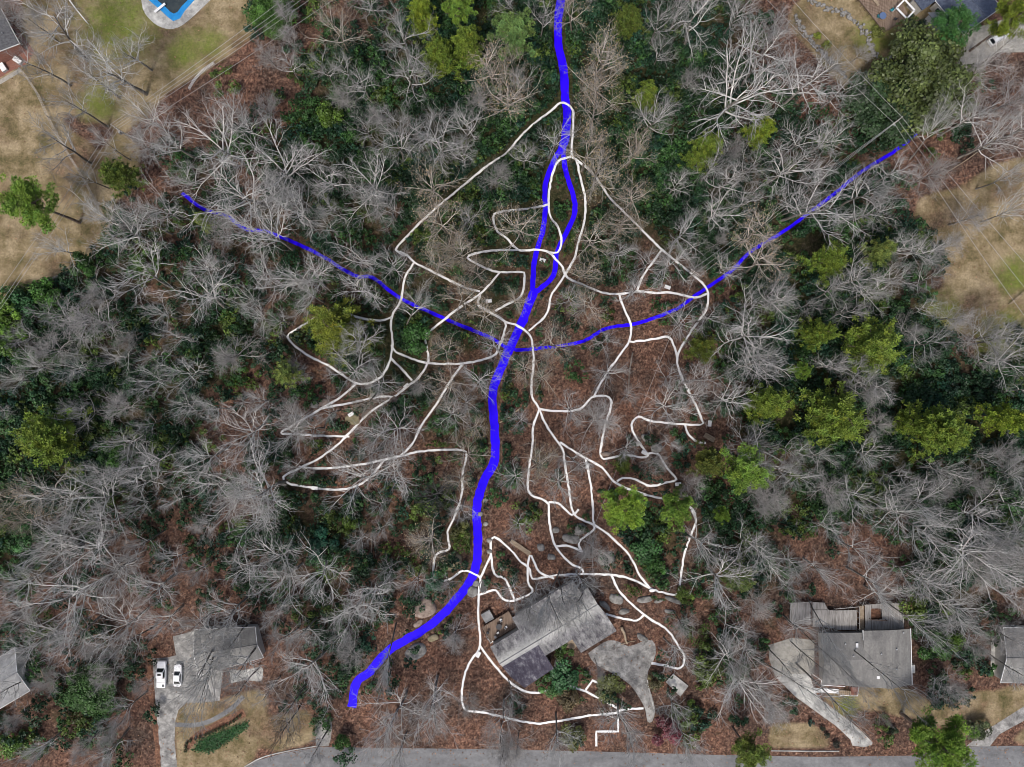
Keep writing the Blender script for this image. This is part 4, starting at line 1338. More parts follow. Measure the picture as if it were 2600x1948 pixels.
for o_, x, y, rz, lm_ in BENCH:
    p = V(o_[0], o_[1], x, y)
    if bench0 is None:
        bench0 = thing("garden_bench", "white bench " + lm_, "bench", p, rz, "white benches along the paths")
        MB().box((0, 0, 0.45), (1.3, 0.75, 0.07)).build("seat", M['white'], bench0)
        for sx in (-0.5, 0.5):
            MB().box((sx, 0, 0.21), (0.1, 0.6, 0.42)).build("leg", M['white'], bench0)
    else:
        dup(bench0, (*p, 0), rz, 1.0, "white bench " + lm_)
p = V(1200, 1423, 1436, 238)
t = thing("oval_bench", "white oval seat beside the path above the rock shelf", "bench", p, 0.05)
MB().prism([(0.65 * cos(a), 0.35 * sin(a)) for a in np.linspace(0, 2 * pi, 20, endpoint=False)], 0.38, 0.46).build("seat", M['white'], t)
MB().tube([(0, 0, 0), (0, 0, 0.38)], 0.2, 10).build("base", M['white'], t)


def stone_wall(label, pts, w, hgt, seed):
    rr = np.random.default_rng(seed)
    ln = smooth_line(pts, 0.5)
    import bmesh
    bm = bmesh.new()
    c = ln.mean(0)
    for p in ln:
        for k in range(3):
            q = p - c + rr.normal(0, w * 0.33, 2)
            s = rr.uniform(0.22, 0.42)
            r = bmesh.ops.create_icosphere(bm, subdivisions=1, radius=s)
            f = rr.uniform(0.7, 1.3, 3)
            for v in r['verts']:
                v.co.x = v.co.x * f[0] + q[0]
                v.co.y = v.co.y * f[1] + q[1]
                v.co.z = v.co.z * f[2] * 0.8 + rr.uniform(-0.03, 0.03) + hgt * (0.3 + 0.25 * k)
    me = bpy.data.meshes.new("stone_wall")
    bm.to_mesh(me)
    bm.free()
    me.materials.append(M['rock_grey'])
    o = bpy.data.objects.new("stone_wall", me)
    COL.objects.link(o)
    o.location = (*c, 0)
    tag(o, label, "stone wall")


stone_wall("curved dry stone wall below the brown deck, longer and upper one", VP(1900, 0, [(485, 10), (600, 60), (740, 110), (850, 180), (950, 300), (1000, 440), (1060, 530)]), 1.0, 0.7, 1)
stone_wall("dry stone wall along the garden bed left of the curved wall", VP(1900, 0, [(375, 145), (400, 200), (450, 280), (560, 400), (650, 490), (770, 610)]), 0.8, 0.7, 2)
stone_wall("short line of stones beside the round magnolia", VP(1900, 0, [(1090, 500), (1150, 450), (1220, 385)]), 0.5, 0.4, 3)


def log(label, a, b, r, m=M['log'], seed=0):
    a, b = np.array(a), np.array(b)
    rr = np.random.default_rng(seed)
    pts = [(*(a + (b - a) * t + rr.normal(0, 0.08, 2)), r * 0.9) for t in np.linspace(0, 1, 7)]
    tag(MB().tube(pts, [r * (1 - 0.4 * t) for t in np.linspace(0, 1, 7)], 8).build("fallen_log", m, smooth=True), label, "log")


log("fallen brown log in the litter left of the olive boulder", V(650, 950, 925, 1285), V(650, 950, 930, 1545), 0.22, seed=1)
log("fallen brown log beside the other, slightly shorter and right", V(650, 950, 950, 1300), V(650, 950, 960, 1460), 0.16, seed=2)
log("tan fallen log under the upright trunk below the cross path", V(1300, 475, 960, 1320), V(1300, 475, 930, 1640), 0.2, seed=3)
log("dark fallen log right of the creek by the middle path", V(1300, 950, 30, 270), V(1300, 950, 130, 180), 0.22, M['darkwood'], 4)
log("thin yellow pole lying in the lower left undergrowth", V(0, 950, 610, 1190), V(0, 950, 830, 1140), 0.09, M['wood'], 5)
log("brown split log under the left woods' bare trees", V(0, 950, 1330, 340), V(0, 950, 1480, 520), 0.17, M['wood'], 6)
log("long dark log lying in the lower left leaf litter", V(0, 950, 960, 1530), V(0, 950, 1180, 1400), 0.25, seed=7)
log("pale log beside the fan driveway's top end", V(1200, 1423, 1195, 668), V(1200, 1423, 1305, 645), 0.12, M['wood'], 8)
log("split tree stump log standing behind the fan driveway", V(1200, 1423, 1195, 530), V(1200, 1423, 1240, 670), 0.35, M['wood'], 9)
log("long tan log right of the dark pond tree, left of the creek", V(650, 950, 1430, 720), V(650, 950, 1330, 850), 0.2, M['darkwood'], 10)
log("dark log on the creek's right bank below the middle path", V(650, 950, 2180, 230), V(650, 950, 1950, 390), 0.22, M['wood'], 11)


# ------------------------------------------------------------------ trees
def perp(d, rr):
    a = rr.normal(size=3)
    a -= d * (a @ d)
    return a / np.linalg.norm(a)


def grow(start, d, L, r0, r1, n_, wander, up, rr):
    pts = [np.array(start, float)]
    d = np.array(d, float)
    st = L / (n_ - 1)
    for i in range(n_ - 1):
        d = d + rr.normal(0, wander, 3) + np.array((0, 0, up))
        d /= np.linalg.norm(d)
        pts.append(pts[-1] + d * st)
    return np.array(pts), np.linspace(r0, r1, n_)


def tubes(br, sides):
    """many polylines with equal point count -> verts, quads"""
    out_v, out_f, o = [], [], 0
    by = {}
    for p, r in br:
        by.setdefault(len(p), []).append((p, r))
    for n_, lst in by.items():
        P = np.array([b[0] for b in lst])
        Rr = np.array([b[1] for b in lst])
        D = np.gradient(P, axis=1)
        D /= np.linalg.norm(D, axis=2, keepdims=True) + 1e-9
        ref = np.where(np.abs(D[..., 2:3]) < 0.9, np.array([0, 0, 1.0]), np.array([1.0, 0, 0]))
        U = np.cross(D, ref)
        U /= np.linalg.norm(U, axis=2, keepdims=True) + 1e-9
        Wv = np.cross(D, U)
        B = len(lst)
        an = np.arange(sides) * 2 * pi / sides
        vv = P[:, :, None, :] + Rr[:, :, None, None] * (np.cos(an)[None, None, :, None] * U[:, :, None, :] + np.sin(an)[None, None, :, None] * Wv[:, :, None, :])
        out_v.append(vv.reshape(-1, 3))
        b, i, k = np.meshgrid(np.arange(B), np.arange(n_ - 1), np.arange(sides), indexing='ij')
        base = o + (b * n_ + i) * sides
        k2 = (k + 1) % sides
        out_f.append(np.stack([base + k, base + k2, base + sides + k2, base + sides + k], -1).reshape(-1, 4))
        o += B * n_ * sides
    return np.vstack(out_v), np.vstack(out_f)


def bare_proto(seed, style):
    """-> trunk mesh, crown mesh, leaf mesh or None; height about 18 m, crown radius about 7 m"""
    rr = np.random.default_rng(seed)
    Ht = 18.0
    if style == 'broad':
        n1, fork, rad, el, n2, n3, n4 = int(rr.integers(8, 12)), 0.40, 7.2, (18, 60), 8, 6, 2
    elif style == 'twiggy':
        n1, fork, rad, el, n2, n3, n4 = int(rr.integers(13, 17)), 0.30, 6.0, (30, 70), 9, 6, 2
    elif style == 'bold':
        n1, fork, rad, el, n2, n3, n4 = int(rr.integers(7, 10)), 0.48, 8.2, (22, 66), 10, 6, 2
    else:
        n1, fork, rad, el, n2, n3, n4 = int(rr.integers(9, 12)), 0.36, 6.8, (20, 60), 7, 5, 3
    thin = {'twiggy': 0.75, 'bold': 1.18}.get(style, 1.1)
    top = 0.98 if style != 'bold' else rr.uniform(0.78, 0.95)
    tr, tr_r = grow((0, 0, -0.3), (rr.normal(0, 0.03), rr.normal(0, 0.03), 1), Ht * (0.84 if style != 'bold' else 0.70), 0.30 * thin, 0.07, 10, 0.05, 0.06, rr)
    crown, leaves = [], []
    l2s, l3s, l4s = [], [], []
    az0 = rr.uniform(0, 6.28)
    for i in range(n1):
        t = fork + (top - fork) * ((i + rr.uniform(0, 0.8)) / n1) ** 1.2
        k = t * 9
        j = min(int(k), 8)
        p = tr[j] + (tr[j + 1] - tr[j]) * (k - j)
        az = az0 + i * 2.4 + rr.normal(0, 0.35)
        e = R_(rr.uniform(*el) + 18 * (t - 0.5))
        d = np.array((cos(az) * cos(e), sin(az) * cos(e), sin(e)))
        L = rad * rr.uniform(0.75, 1.3) * (1.15 - 0.55 * max(0, (t - fork) / (1 - fork)))
        crown.append(grow(p, d, L, (0.15 - 0.07 * t) * thin, 0.02, 8, 0.12, 0.03, rr))
        P, Rr = crown[-1]
        for a in range(n2):
            s = 0.18 + 0.80 * (a + rr.uniform(0, 0.9)) / n2
            kk = s * 7
            jj = min(int(kk), 6)
            q = P[jj] + (P[jj + 1] - P[jj]) * (kk - jj)
            dd = P[jj + 1] - P[jj]
            dd = dd / np.linalg.norm(dd)
            d2 = dd * 0.72 + perp(dd, rr) * 0.75
            d2[2] += 0.1
            l2s.append(grow(q, d2 / np.linalg.norm(d2), L * rr.uniform(0.34, 0.62) * (1.15 - 0.6 * s), 0.052 * (1.2 - 0.6 * s) * thin, 0.014, 6, 0.15, 0.03, rr))
    for P, Rr in l2s:
        for a in range(n3):
            s = 0.15 + 0.85 * (a + rr.uniform(0, 0.9)) / n3
            kk = min(s, 0.999) * 5
            jj = int(kk)
            q = P[jj] + (P[jj + 1] - P[jj]) * (kk - jj)
            dd = P[jj + 1] - P[jj]
            dd = dd / np.linalg.norm(dd)
            d2 = dd * 0.75 + perp(dd, rr) * 0.75
            d2[2] += 0.08
            l3s.append(grow(q, d2 / np.linalg.norm(d2), rr.uniform(0.8, 2.0), 0.021, 0.010, 4, 0.2, 0.03, rr))
    for P, Rr in l3s:
        for a in range(n4):
            s = rr.uniform(0.2, 1.0)
            kk = min(s, 0.999) * 3
            jj = int(kk)
            q = P[jj] + (P[jj + 1] - P[jj]) * (kk - jj)
            dd = P[jj + 1] - P[jj]
            dd = dd / np.linalg.norm(dd)
            d2 = dd * 0.8 + perp(dd, rr) * 0.65
            l4s.append(grow(q, d2 / np.linalg.norm(d2), rr.uniform(0.4, 1.0), 0.0115, 0.008, 2, 0.15, 0.0, rr))
            if style == 'tan' and rr.random() < 0.75:
                leaves.append(l4s[-1][0][-1])
    v1, f1 = tubes(crown, 5)
    v2, f2 = tubes(l2s, 4)
    v3, f3 = tubes(l3s, 3)
    v4, f4 = tubes(l4s, 3)
    f2, f3, f4 = f2 + len(v1), f3 + len(v1) + len(v2), f4 + len(v1) + len(v2) + len(v3)
    tt = np.concatenate([np.full(len(v1), 1.12), np.full(len(v2), 1.0), np.full(len(v3), 0.72 if style != 'twiggy' else 0.9), np.full(len(v4), 0.46 if style != 'twiggy' else 0.78)])
    cm = new_mesh("crown", np.vstack([v1, v2, v3, v4]), np.vstack([f1, f2, f3, f4]), M['twig'], tint=np.stack([tt, tt * 0.99, tt * 0.975], 1))
    tv, tf = tubes([(tr, tr_r)], 9)
    tm = new_mesh("trunk", tv, tf, M['bark'], True)
    lmesh = None
    if leaves:
        lmesh = leaf_mesh("leaves", np.array(leaves), (0.10, 0.20), M['tanleaf'], rr, None)
    return tm, cm, lmesh


def leaf_mesh(name, P, size, m, rr, tint, normal=None, aspect=1.6):
    """one small quad per point"""
    N = len(P)
    a = rr.normal(size=(N, 3)) if normal is None else normal + rr.normal(0, 0.55, (N, 3))
    a /= np.linalg.norm(a, axis=1)[:, None] + 1e-9
    b = np.cross(a, rr.normal(size=(N, 3)))
    b /= np.linalg.norm(b, axis=1)[:, None] + 1e-9
    c = np.cross(a, b)
    s = rr.uniform(size[0], size[1], (N, 1))
    b = b * s * aspect / 2
    c = c * s / 2
    v = np.stack([P - b, P + c, P + b, P - c], 1).reshape(-1, 3)      # pointed leaf
    f = np.arange(4 * N).reshape(-1, 4)
    return new_mesh(name, v, f, m, tint=None if tint is None else np.repeat(tint, 4, 0))


def pine_proto(seed, style):
    """trunk, branches, foliage; crown radius about 5 m, height about 20 m"""
    rr = np.random.default_rng(seed)
    Ht = 20.0
    tr, tr_r = grow((0, 0, -0.3), (rr.normal(0, 0.02), rr.normal(0, 0.02), 1), Ht * 0.95, 0.28, 0.06, 10, 0.02, 0.05, rr)
    br, pts, nrm, tin = [], [], [], []
    if style == 'tuft':
        nb_, lo = 34, 0.55
    else:
        nb_, lo = 44, 0.35
    for i in range(nb_):
        t = lo + (0.99 - lo) * (i + rr.uniform(0, 0.9)) / nb_
        k = t * 9
        j = min(int(k), 8)
        p = tr[j] + (tr[j + 1] - tr[j]) * (k - j)
        az = i * 2.4 + rr.normal(0, 0.4)
        prof = (1 - ((t - lo) / (1 - lo)) ** 1.6) * 0.85 + 0.15 if style != 'tuft' else math.sqrt(max(0.05, 1 - ((t - 0.72) / 0.3) ** 2))
        L = 5.0 * prof * rr.uniform(0.55, 1.12)
        e = R_(rr.uniform(5, 35))
        d = np.array((cos(az) * cos(e), sin(az) * cos(e), sin(e)))
        b = grow(p, d, L, 0.07, 0.02, 6, 0.1, 0.03, rr)
        br.append(b)
        P = b[0]
        nt_ = (5 if style == 'tuft' else 9)
        for a in range(nt_):
            s = rr.uniform(0.35, 1.0) if L > 1.5 else rr.uniform(0.6, 1)
            kk = min(s, 0.999) * 5
            jj = int(kk)
            q = P[jj] + (P[jj + 1] - P[jj]) * (kk - jj) + rr.normal(0, 0.35 if style == 'tuft' else 0.6, 3) * (1, 1, 0.5)
            shade = rr.uniform(0.65, 1.25)
            warm = rr.normal(0, 0.07)
            if style == 'tuft':
                m_ = 95
                u3 = rr.normal(size=(m_, 3))
                u3[:, 2] = np.abs(u3[:, 2]) * 0.8
                u3 /= np.linalg.norm(u3, axis=1)[:, None]
                pp = q + u3 * rr.uniform(0.3, 0.72, (m_, 1))
                ax_ = u3
            else:
                m_ = 42
                u3 = rr.normal(size=(m_, 3))
                u3 /= np.linalg.norm(u3, axis=1)[:, None]
                pp = q + u3 * rr.uniform(0.1, 0.6, (m_, 1)) * (1, 1, 0.7)
                ax_ = u3 + (0, 0, 0.8)
            pts.append(pp)
            nrm.append(ax_)
            col = np.array((1 + warm, 1.0, 1 - warm)) * shade
            tin.append(np.tile(col, (m_, 1)) * rr.uniform(0.8, 1.2, (m_, 1)))
    P, A, T = np.vstack(pts), np.vstack(nrm), np.clip(np.vstack(tin), 0.1, 2)
    N = len(P)
    # needle sprays: thin blades pointing outward
    A /= np.linalg.norm(A, axis=1)[:, None]
    B = np.cross(A, rr.normal(size=(N, 3)))
    B /= np.linalg.norm(B, axis=1)[:, None]
    ln = rr.uniform(0.22, 0.42, (N, 1)) if style == 'tuft' else rr.uniform(0.25, 0.5, (N, 1))
    wd = rr.uniform(0.05, 0.10, (N, 1)) if style == 'tuft' else rr.uniform(0.07, 0.13, (N, 1))
    v = np.stack([P - A * ln / 2, P + B * wd, P + A * ln / 2, P - B * wd], 1).reshape(-1, 3)
    fm = new_mesh("crown", v, np.arange(4 * N).reshape(-1, 4), M['needle'], tint=np.repeat(T, 4, 0))
    v1, f1 = tubes(br, 4)
    bmesh_ = new_mesh("branches", v1, f1, M['pinebark'])
    tv, tf = tubes([(tr, tr_r)], 9)
    tm = new_mesh("trunk", tv, tf, M['pinebark'], True)
    return tm, bmesh_, fm


def shrub_points(rr, r, h, n_, clumps=8, cs=1.0):
    """leaf points, normals and tints of a lumpy evergreen shrub"""
    az = rr.uniform(0, 2 * pi, clumps)
    rad = np.sqrt(rr.uniform(0, 1, clumps)) * r * (0.75 if cs == 1.0 else 0.95)
    cz = h * (0.85 - 0.45 * (rad / r) ** 2) * rr.uniform(0.7, 1.08, clumps)
    C = np.stack([rad * np.cos(az), rad * np.sin(az), cz], 1)
    cr = r * rr.uniform(0.22, 0.48, clumps) * cs
    sh = rr.uniform(0.55, 1.35, clumps)
    k = rr.integers(0, clumps, n_)
    u3 = rr.normal(size=(n_, 3))
    u3[:, 2] = np.abs(u3[:, 2]) * 1.1 - 0.25
    u3 /= np.linalg.norm(u3, axis=1)[:, None]
    P = C[k] + u3 * cr[k][:, None] * rr.uniform(0.6, 1.08, (n_, 1)) * (1, 1, 0.8)
    P[:, 2] = np.maximum(P[:, 2], 0.05)
    T = sh[k][:, None] * rr.uniform(0.6, 1.4, (n_, 1)) * np.array((1.0, 1.0, 1.0))
    return P, u3 + (0, 0, 0.4), T


def shrub_proto(seed, n_=1500, size=(0.16, 0.34), r=2.5, h=3.4):
    rr = np.random.default_rng(seed)
    P, Nn, T = shrub_points(rr, r, h, n_, 11 if r < 4 else 60, 1.0 if r < 4 else 0.72)
    fm = leaf_mesh("foliage", P, size, M['leaf'], rr, T, Nn)
    st_ = []
    for k in range(6):
        a = k * 1.05 + rr.uniform(0, 0.5)
        st_.append(grow((0.1 * cos(a), 0.1 * sin(a), -0.1), (0.5 * cos(a), 0.5 * sin(a), 1), h * 0.75, 0.06, 0.02, 5, 0.1, 0, rr))
    v, f = tubes(st_, 5)
    return new_mesh("stems", v, f, M['pinebark']), fm


def mk(name, parent, me):
    o = bpy.data.objects.new(name, me)
    COL.objects.link(o)
    o.parent = parent
    return o


PLACED = []                      # (x, y, kind) of every tree's fork in photo pixels, for labels
BAREP = {'broad': [bare_proto(100 + i, 'broad') for i in range(8)],
         'bold': [bare_proto(150 + i, 'bold') for i in range(10)],
         'twiggy': [bare_proto(200 + i, 'twiggy') for i in range(5)],
         'tan': [bare_proto(300 + i, 'tan') for i in range(4)]}
PINEP = {'tuft': [pine_proto(400 + i, 'tuft') for i in range(3)], 'spray': [pine_proto(500 + i, 'spray') for i in range(4)]}
SHRUBP = [shrub_proto(600 + i) for i in range(4)]
BIGP = [shrub_proto(700 + i, 15000, (0.17, 0.36), 5.5, 7.5) for i in range(2)]

# ---- conifers and other evergreen trees, each with its own label.  (px, py, crown radius px, kind, colour, height, label)
OL, OLB, BR, BRD, DK, PALE, MAG = (0.185, 0.265, 0.038), (0.25, 0.34, 0.04), (0.18, 0.30, 0.045), (0.10, 0.20, 0.03), (0.045, 0.13, 0.03), (0.26, 0.34, 0.09), (0.095, 0.125, 0.035)
EVER = [
    (82, 521, 74, 'tuft', BR, 22, "lone bright green pine leaning over the left tan lawn"),
    (298, 440, 52, 'spray', (0.15, 0.21, 0.04), 14, "olive green pine at the right edge of the left tan lawn"),
    (510, 560, 28, 'spray', PALE, 10, "small pale green cedar just below the left creek branch's start"),
    (690, 30, 56, 'shrub', (0.07, 0.16, 0.025), 8, "dark green evergreen tree at the top edge right of the pool"),
    (1068, 38, 46, 'spray', OLB, 15, "yellow green cedar, leftmost of the group at the top edge"),
    (1112, 135, 58, 'spray', OL, 17, "olive cedar, lowest and largest of the top edge group"),
    (1190, 105, 58, 'spray', OL, 17, "olive cedar on the right of the top edge group"),
    (1160, 22, 46, 'tuft', BR, 16, "bright green pine touching the top edge among the olive cedars"),
    (1310, 85, 62, 'tuft', (0.15, 0.25, 0.07), 16, "pale green round pine left of the creek at the top"),
    (1595, 45, 48, 'spray', (0.12, 0.17, 0.03), 14, "dim olive cedar at the top edge right of the creek"),
    (1648, 235, 44, 'spray', OL, 12, "olive cedar left of the big spreading white tree"),
    (1935, 325, 44, 'spray', OLB, 16, "yellow green oval cedar above and left of the magnolia pole wires"),
    (1788, 382, 52, 'spray', OL, 15, "olive cedar below the big spreading white tree"),
    (2352, 192, 128, 'magnolia', MAG, 13, "huge round dark magnolia with yellowish leaf tips, top right"),
    (2256, 262, 104, 'magnolia', (0.035, 0.07, 0.026), 9, "darker green lobe of evergreen below left of the huge magnolia"),
    (2415, 70, 62, 'tuft', DK, 11, "dark green pine against the blue grey roof"),
    (2565, 55, 58, 'tuft', (0.20, 0.26, 0.03), 18, "thin yellow green pine over the white estate car"),
    (2115, 660, 56, 'spray', OL, 15, "olive cedar under the long right creek branch"),
    (2238, 640, 42, 'spray', PALE, 14, "pale green wispy cedar right of the olive cedar"),
    (2082, 845, 46, 'spray', OL, 15, "narrow olive cedar left of the widest olive cedar"),
    (2232, 872, 84, 'spray', OL, 17, "widest olive cedar of the right woods' upper row"),
    (2030, 940, 26, 'tuft', BR, 12, "small bright green pine below the narrow olive cedar"),
    (1962, 1030, 66, 'spray', OL, 16, "olive cedar at the left end of the right woods' row"),
    (2128, 1060, 88, 'spray', OL, 18, "broad olive cedar in the middle of the right woods' row"),
    (2335, 1075, 50, 'spray', OL, 16, "smaller olive cedar joined to the row's right pair"),
    (2410, 1095, 80, 'spray', OL, 18, "large olive cedar at the right of the row"),
    (2560, 1060, 54, 'spray', OLB, 17, "bright olive cedar at the right edge of the photo"),
    (848, 832, 88, 'spray', (0.19, 0.23, 0.03), 16, "broad yellow green cedar inside the left path loop"),
    (722, 945, 42, 'spray', PALE, 13, "faint pale green cedar below the left path loop"),
    (105, 1115, 90, 'spray', OL, 18, "big olive cedar at the far left below the dark thicket"),
    (1588, 1290, 66, 'tuft', (0.21, 0.34, 0.04), 17, "brightest green round pine beside the right path"),
    (1712, 1285, 48, 'tuft', BR, 16, "bright green pine just right of the brightest pine"),
    (1892, 1195, 66, 'tuft', BR, 17, "tall bright green pine right of the paths' right edge"),
    (1808, 1175, 48, 'spray', (0.16, 0.19, 0.04), 14, "dull olive cedar left of the tall bright pine"),
    (1585, 1180, 30, 'spray', (0.14, 0.19, 0.04), 9, "small dull cedar over the path bend with a bench"),
    (1785, 885, 46, 'spray', (0.15, 0.19, 0.03), 10, "low thin olive cedar by the right path corner"),
    (1832, 1305, 24, 'tuft', BR, 12, "small bright pine below the tall bright pine"),
    (2375, 1885, 92, 'tuft', (0.14, 0.24, 0.025), 18, "big green pine overhanging the road at the lower right"),
    (1898, 1905, 52, 'tuft', (0.16, 0.22, 0.04), 14, "pale green pine beside the road at the bottom"),
    (1792, 1700, 46, 'shrub', (0.09, 0.13, 0.025), 5, "round olive green bush right of the concrete slab"),
    (1742, 1512, 26, 'shrub', (0.13, 0.20, 0.035), 4, "bright green bush at the right end of the loop path"),
    (2372, 1640, 50, 'shrub', (0.06, 0.14, 0.03), 7, "dark green tree right of the house with the decks"),
    (2425, 1628, 28, 'shrub', (0.11, 0.20, 0.03), 6, "bright green small tree beside the dark green one"),
    (2315, 1545, 42, 'shrub', (0.10, 0.15, 0.025), 6, "olive evergreen bush touching the right wooden deck"),
    (1870, 1465, 46, 'spray', (0.17, 0.23, 0.07), 12, "soft pale green cedar right of the loop path"),
    (1172, 1348, 30, 'shrub', (0.12, 0.13, 0.04), 4, "dull olive bush on the creek's left bank above the big boulder"),
    (230, 1755, 66, 'shrub', (0.05, 0.12, 0.025), 6, "dark green bush in the lower left woods"),
    (25, 1895, 40, 'shrub', (0.08, 0.16, 0.02), 4, "bright green bush at the bottom left corner"),
    (372, 665, 38, 'shrub', (0.09, 0.18, 0.03), 6, "mid green evergreen at the lawn's lower right edge"),
    (208, 675, 36, 'shrub', (0.05, 0.13, 0.025), 6, "dark evergreen bush at the left lawn's lower corner"),
    (120, 742, 44, 'shrub', (0.06, 0.15, 0.025), 6, "round evergreen bush below the left lawn's fence"),
    (60, 770, 40, 'shrub', (0.035, 0.11, 0.035), 6, "bluish green bush at the left edge below the lawn"),
    (25, 790, 44, 'shrub', (0.12, 0.22, 0.03), 7, "yellow green tree at the left edge, upper one"),
    (28, 860, 46, 'shrub', (0.10, 0.20, 0.025), 7, "yellow green tree at the left edge, lower one"),
    (65, 905, 36, 'shrub', (0.05, 0.14, 0.03), 6, "dark green tree below the yellow green edge trees"),
    (1428, 1715, 48, 'shrub', (0.035, 0.11, 0.035), 3.5, "dark green shrub against the house front"),
    (1395, 1745, 36, 'shrub', (0.06, 0.15, 0.03), 3, "mid green shrub at the house's front corner"),
    (1432, 1655, 28, 'shrub', (0.06, 0.12, 0.02), 3, "round green shrub in the porch corner"),
    (1550, 1750, 44, 'shrub', (0.075, 0.09, 0.015), 1.2, "low olive hedge patch inside the zigzag path"),
    (1440, 1775, 36, 'shrub', (0.12, 0.09, 0.04), 2.5, "brownish round shrub below the house front"),
    (1660, 1730, 26, 'shrub', (0.09, 0.08, 0.03), 2, "brown green shrub between driveway and concrete slab"),
    (1690, 1860, 46, 'shrub', (0.15, 0.035, 0.045), 3.5, "dark red leaved shrub at the end of the fan driveway"),
    (870, 1885, 24, 'shrub', (0.05, 0.12, 0.025), 4, "dark green bush beside the road at the lower left"),
    (1450, 1870, 40, 'shrub', (0.10, 0.11, 0.03), 3, "olive brown bush by the road below the lower path"),
    (1140, 1250, 0, None, None, 0, ""),
    (2270, 190, 0, None, None, 0, ""),
    (2485, 1850, 36, 'shrub', (0.07, 0.09, 0.035), 3, "round olive brown bush beside the big road pine"),
    (2265, 1860, 18, 'shrub', (0.03, 0.055, 0.02), 2, "small dark bush left of the big road pine"),
    (1270, 1300, 0, None, None, 0, ""),
    (2125, 1890, 12, 'shrub', (0.03, 0.03, 0.02), 1.2, "dark round shrub nearest the road in the drive bed"),
    (2100, 1868, 9, 'shrub', (0.035, 0.04, 0.022), 1.0, "dark round shrub second from the road in the drive bed"),
    (2090, 1850, 8, 'shrub', (0.04, 0.05, 0.025), 1.0, "dark round shrub in the middle of the drive bed"),
    (2060, 1836, 10, 'shrub', (0.03, 0.075, 0.05), 1.0, "bluish green shrub at the top of the drive bed"),
    (2230, 80, 20, 'shrub', (0.13, 0.15, 0.03), 2, "small shrub between the curved wall and deck"),
    (2075, 92, 12, 'shrub', (0.20, 0.24, 0.03), 1.2, "yellow green plant at the top of the walled bed"),
    (2100, 112, 13, 'shrub', (0.20, 0.24, 0.03), 1.2, "yellow green plant at the bottom of the walled bed"),
    (2320, 60, 28, 'shrub', (0.025, 0.06, 0.025), 4, "dark shrubs beside the white pergola on the deck"),
    (1440, 1430, 0, None, None, 0, ""),
    (900, 890, 0, None, None, 0, ""),
    (1060, 860, 46, 'shrub', (0.05, 0.13, 0.03), 5, "glossy green shrub clump right of the left path junction"),
    (1105, 705, 0, None, None, 0, ""),
    (1640, 1395, 44, 'shrub', (0.04, 0.11, 0.03), 4, "dark green shrub below the brightest green pine"),
    (1670, 1440, 30, 'shrub', (0.05, 0.13, 0.025), 4, "green shrub below the dark one, between two paths"),
    (820, 1380, 44, 'shrub', (0.025, 0.10, 0.055), 5, "bluish green shrub in the lower left woods near the creek"),
    (890, 1325, 24, 'shrub', (0.12, 0.20, 0.03), 4, "bright green bush among litter left of the creek"),
    (1100, 1475, 30, 'shrub', (0.03, 0.11, 0.05), 4, "bluish green shrub beside the creek below the big boulder"),
    (960, 1680, 0, None, None, 0, ""),
    (60, 1370, 44, 'shrub', (0.04, 0.12, 0.03), 5, "dark green shrub clump at the far left"),
    (290, 1150, 44, 'shrub', (0.07, 0.18, 0.03), 5, "bright green shrub clump in the left woods"),
    (760, 1065, 0, None, None, 0, ""),
    (1240, 400, 0, None, None, 0, ""),
    (840, 290, 40, 'shrub', (0.09, 0.16, 0.025), 6, "yellow green evergreen in the dark thicket below the wires"),
    (890, 345, 26, 'shrub', (0.05, 0.13, 0.03), 5, "mid green evergreen below the yellow green one"),
]
EVER = [e for e in EVER if e[3]]
LAND = []                        # (px, py, phrase) landmarks for labels
for k, (px, py, rpx, kind, colr, hgt, lab) in enumerate(EVER):
    hc = hgt * (0.72 if kind in ('tuft', 'spray') else 0.55)
    x, y = G(px, py, hc)
    rw = rpx * PX * (H - hc) / H
    rz = random.uniform(0, 6.28)
    if kind in ('tuft', 'spray'):
        tm, bm_, fm = PINEP[kind][k % len(PINEP[kind])]
        t = thing("pine_tree" if kind == 'tuft' else "cedar_tree", lab, "pine" if kind == 'tuft' else "cedar", (x, y), rz)
        t.scale = (rw / 4.6, rw / 4.6, hgt / 20.0)
        mk("trunk", t, tm)
        mk("branches", t, bm_)
        f = mk("crown", t, fm)
    elif kind == 'magnolia':
        sm_, fm = BIGP[k % 2]
        t = thing("magnolia_tree", lab, "magnolia", (x, y), rz)
        t.scale = (rw / 5.6, rw / 5.6, hgt / 7.5)
        mk("trunk", t, sm_)
        f = mk("crown", t, fm)
    else:
        big_ = rw > 4.2
        sm_, fm = BIGP[k % 2] if big_ else SHRUBP[k % 4]
        nm = "evergreen_tree" if hgt > 5.5 else "garden_shrub"
        t = thing(nm, lab, "evergreen tree" if hgt > 5.5 else "shrub", (x, y), rz)
        t.scale = (rw / (5.6 if big_ else 2.6),) * 2 + (hgt / (7.5 if big_ else 3.6),)
        mk("trunk" if hgt > 5.5 else "stems", t, sm_)
        f = mk("crown" if hgt > 5.5 else "foliage", t, fm)
    f.color = (*colr, 1)
    PLACED.append((px, py, rpx))

# row of small shrubs in the curved bed
rowp = smooth_line([(0 + x * K, 1423 + y * K) for x, y in [(1490, 1520), (1500, 1460), (1570, 1420), (1650, 1390), (1760, 1340), (1850, 1300), (1930, 1240)]], 9.5)
for k, (px, py) in enumerate(rowp):
    x, y = G(px, py)
    sm_, fm = SHRUBP[k % 4]
    t = thing("bedding_shrub", "small round dark shrub in the row along the curved mulch bed", "shrub", (x, y), k * 1.3, "row of small shrubs in the curved bed")
    t.scale = (0.17, 0.17, 0.19)
    mk("stems", t, sm_)
    mk("foliage", t, fm).color = (0.06, 0.075, 0.03, 1)

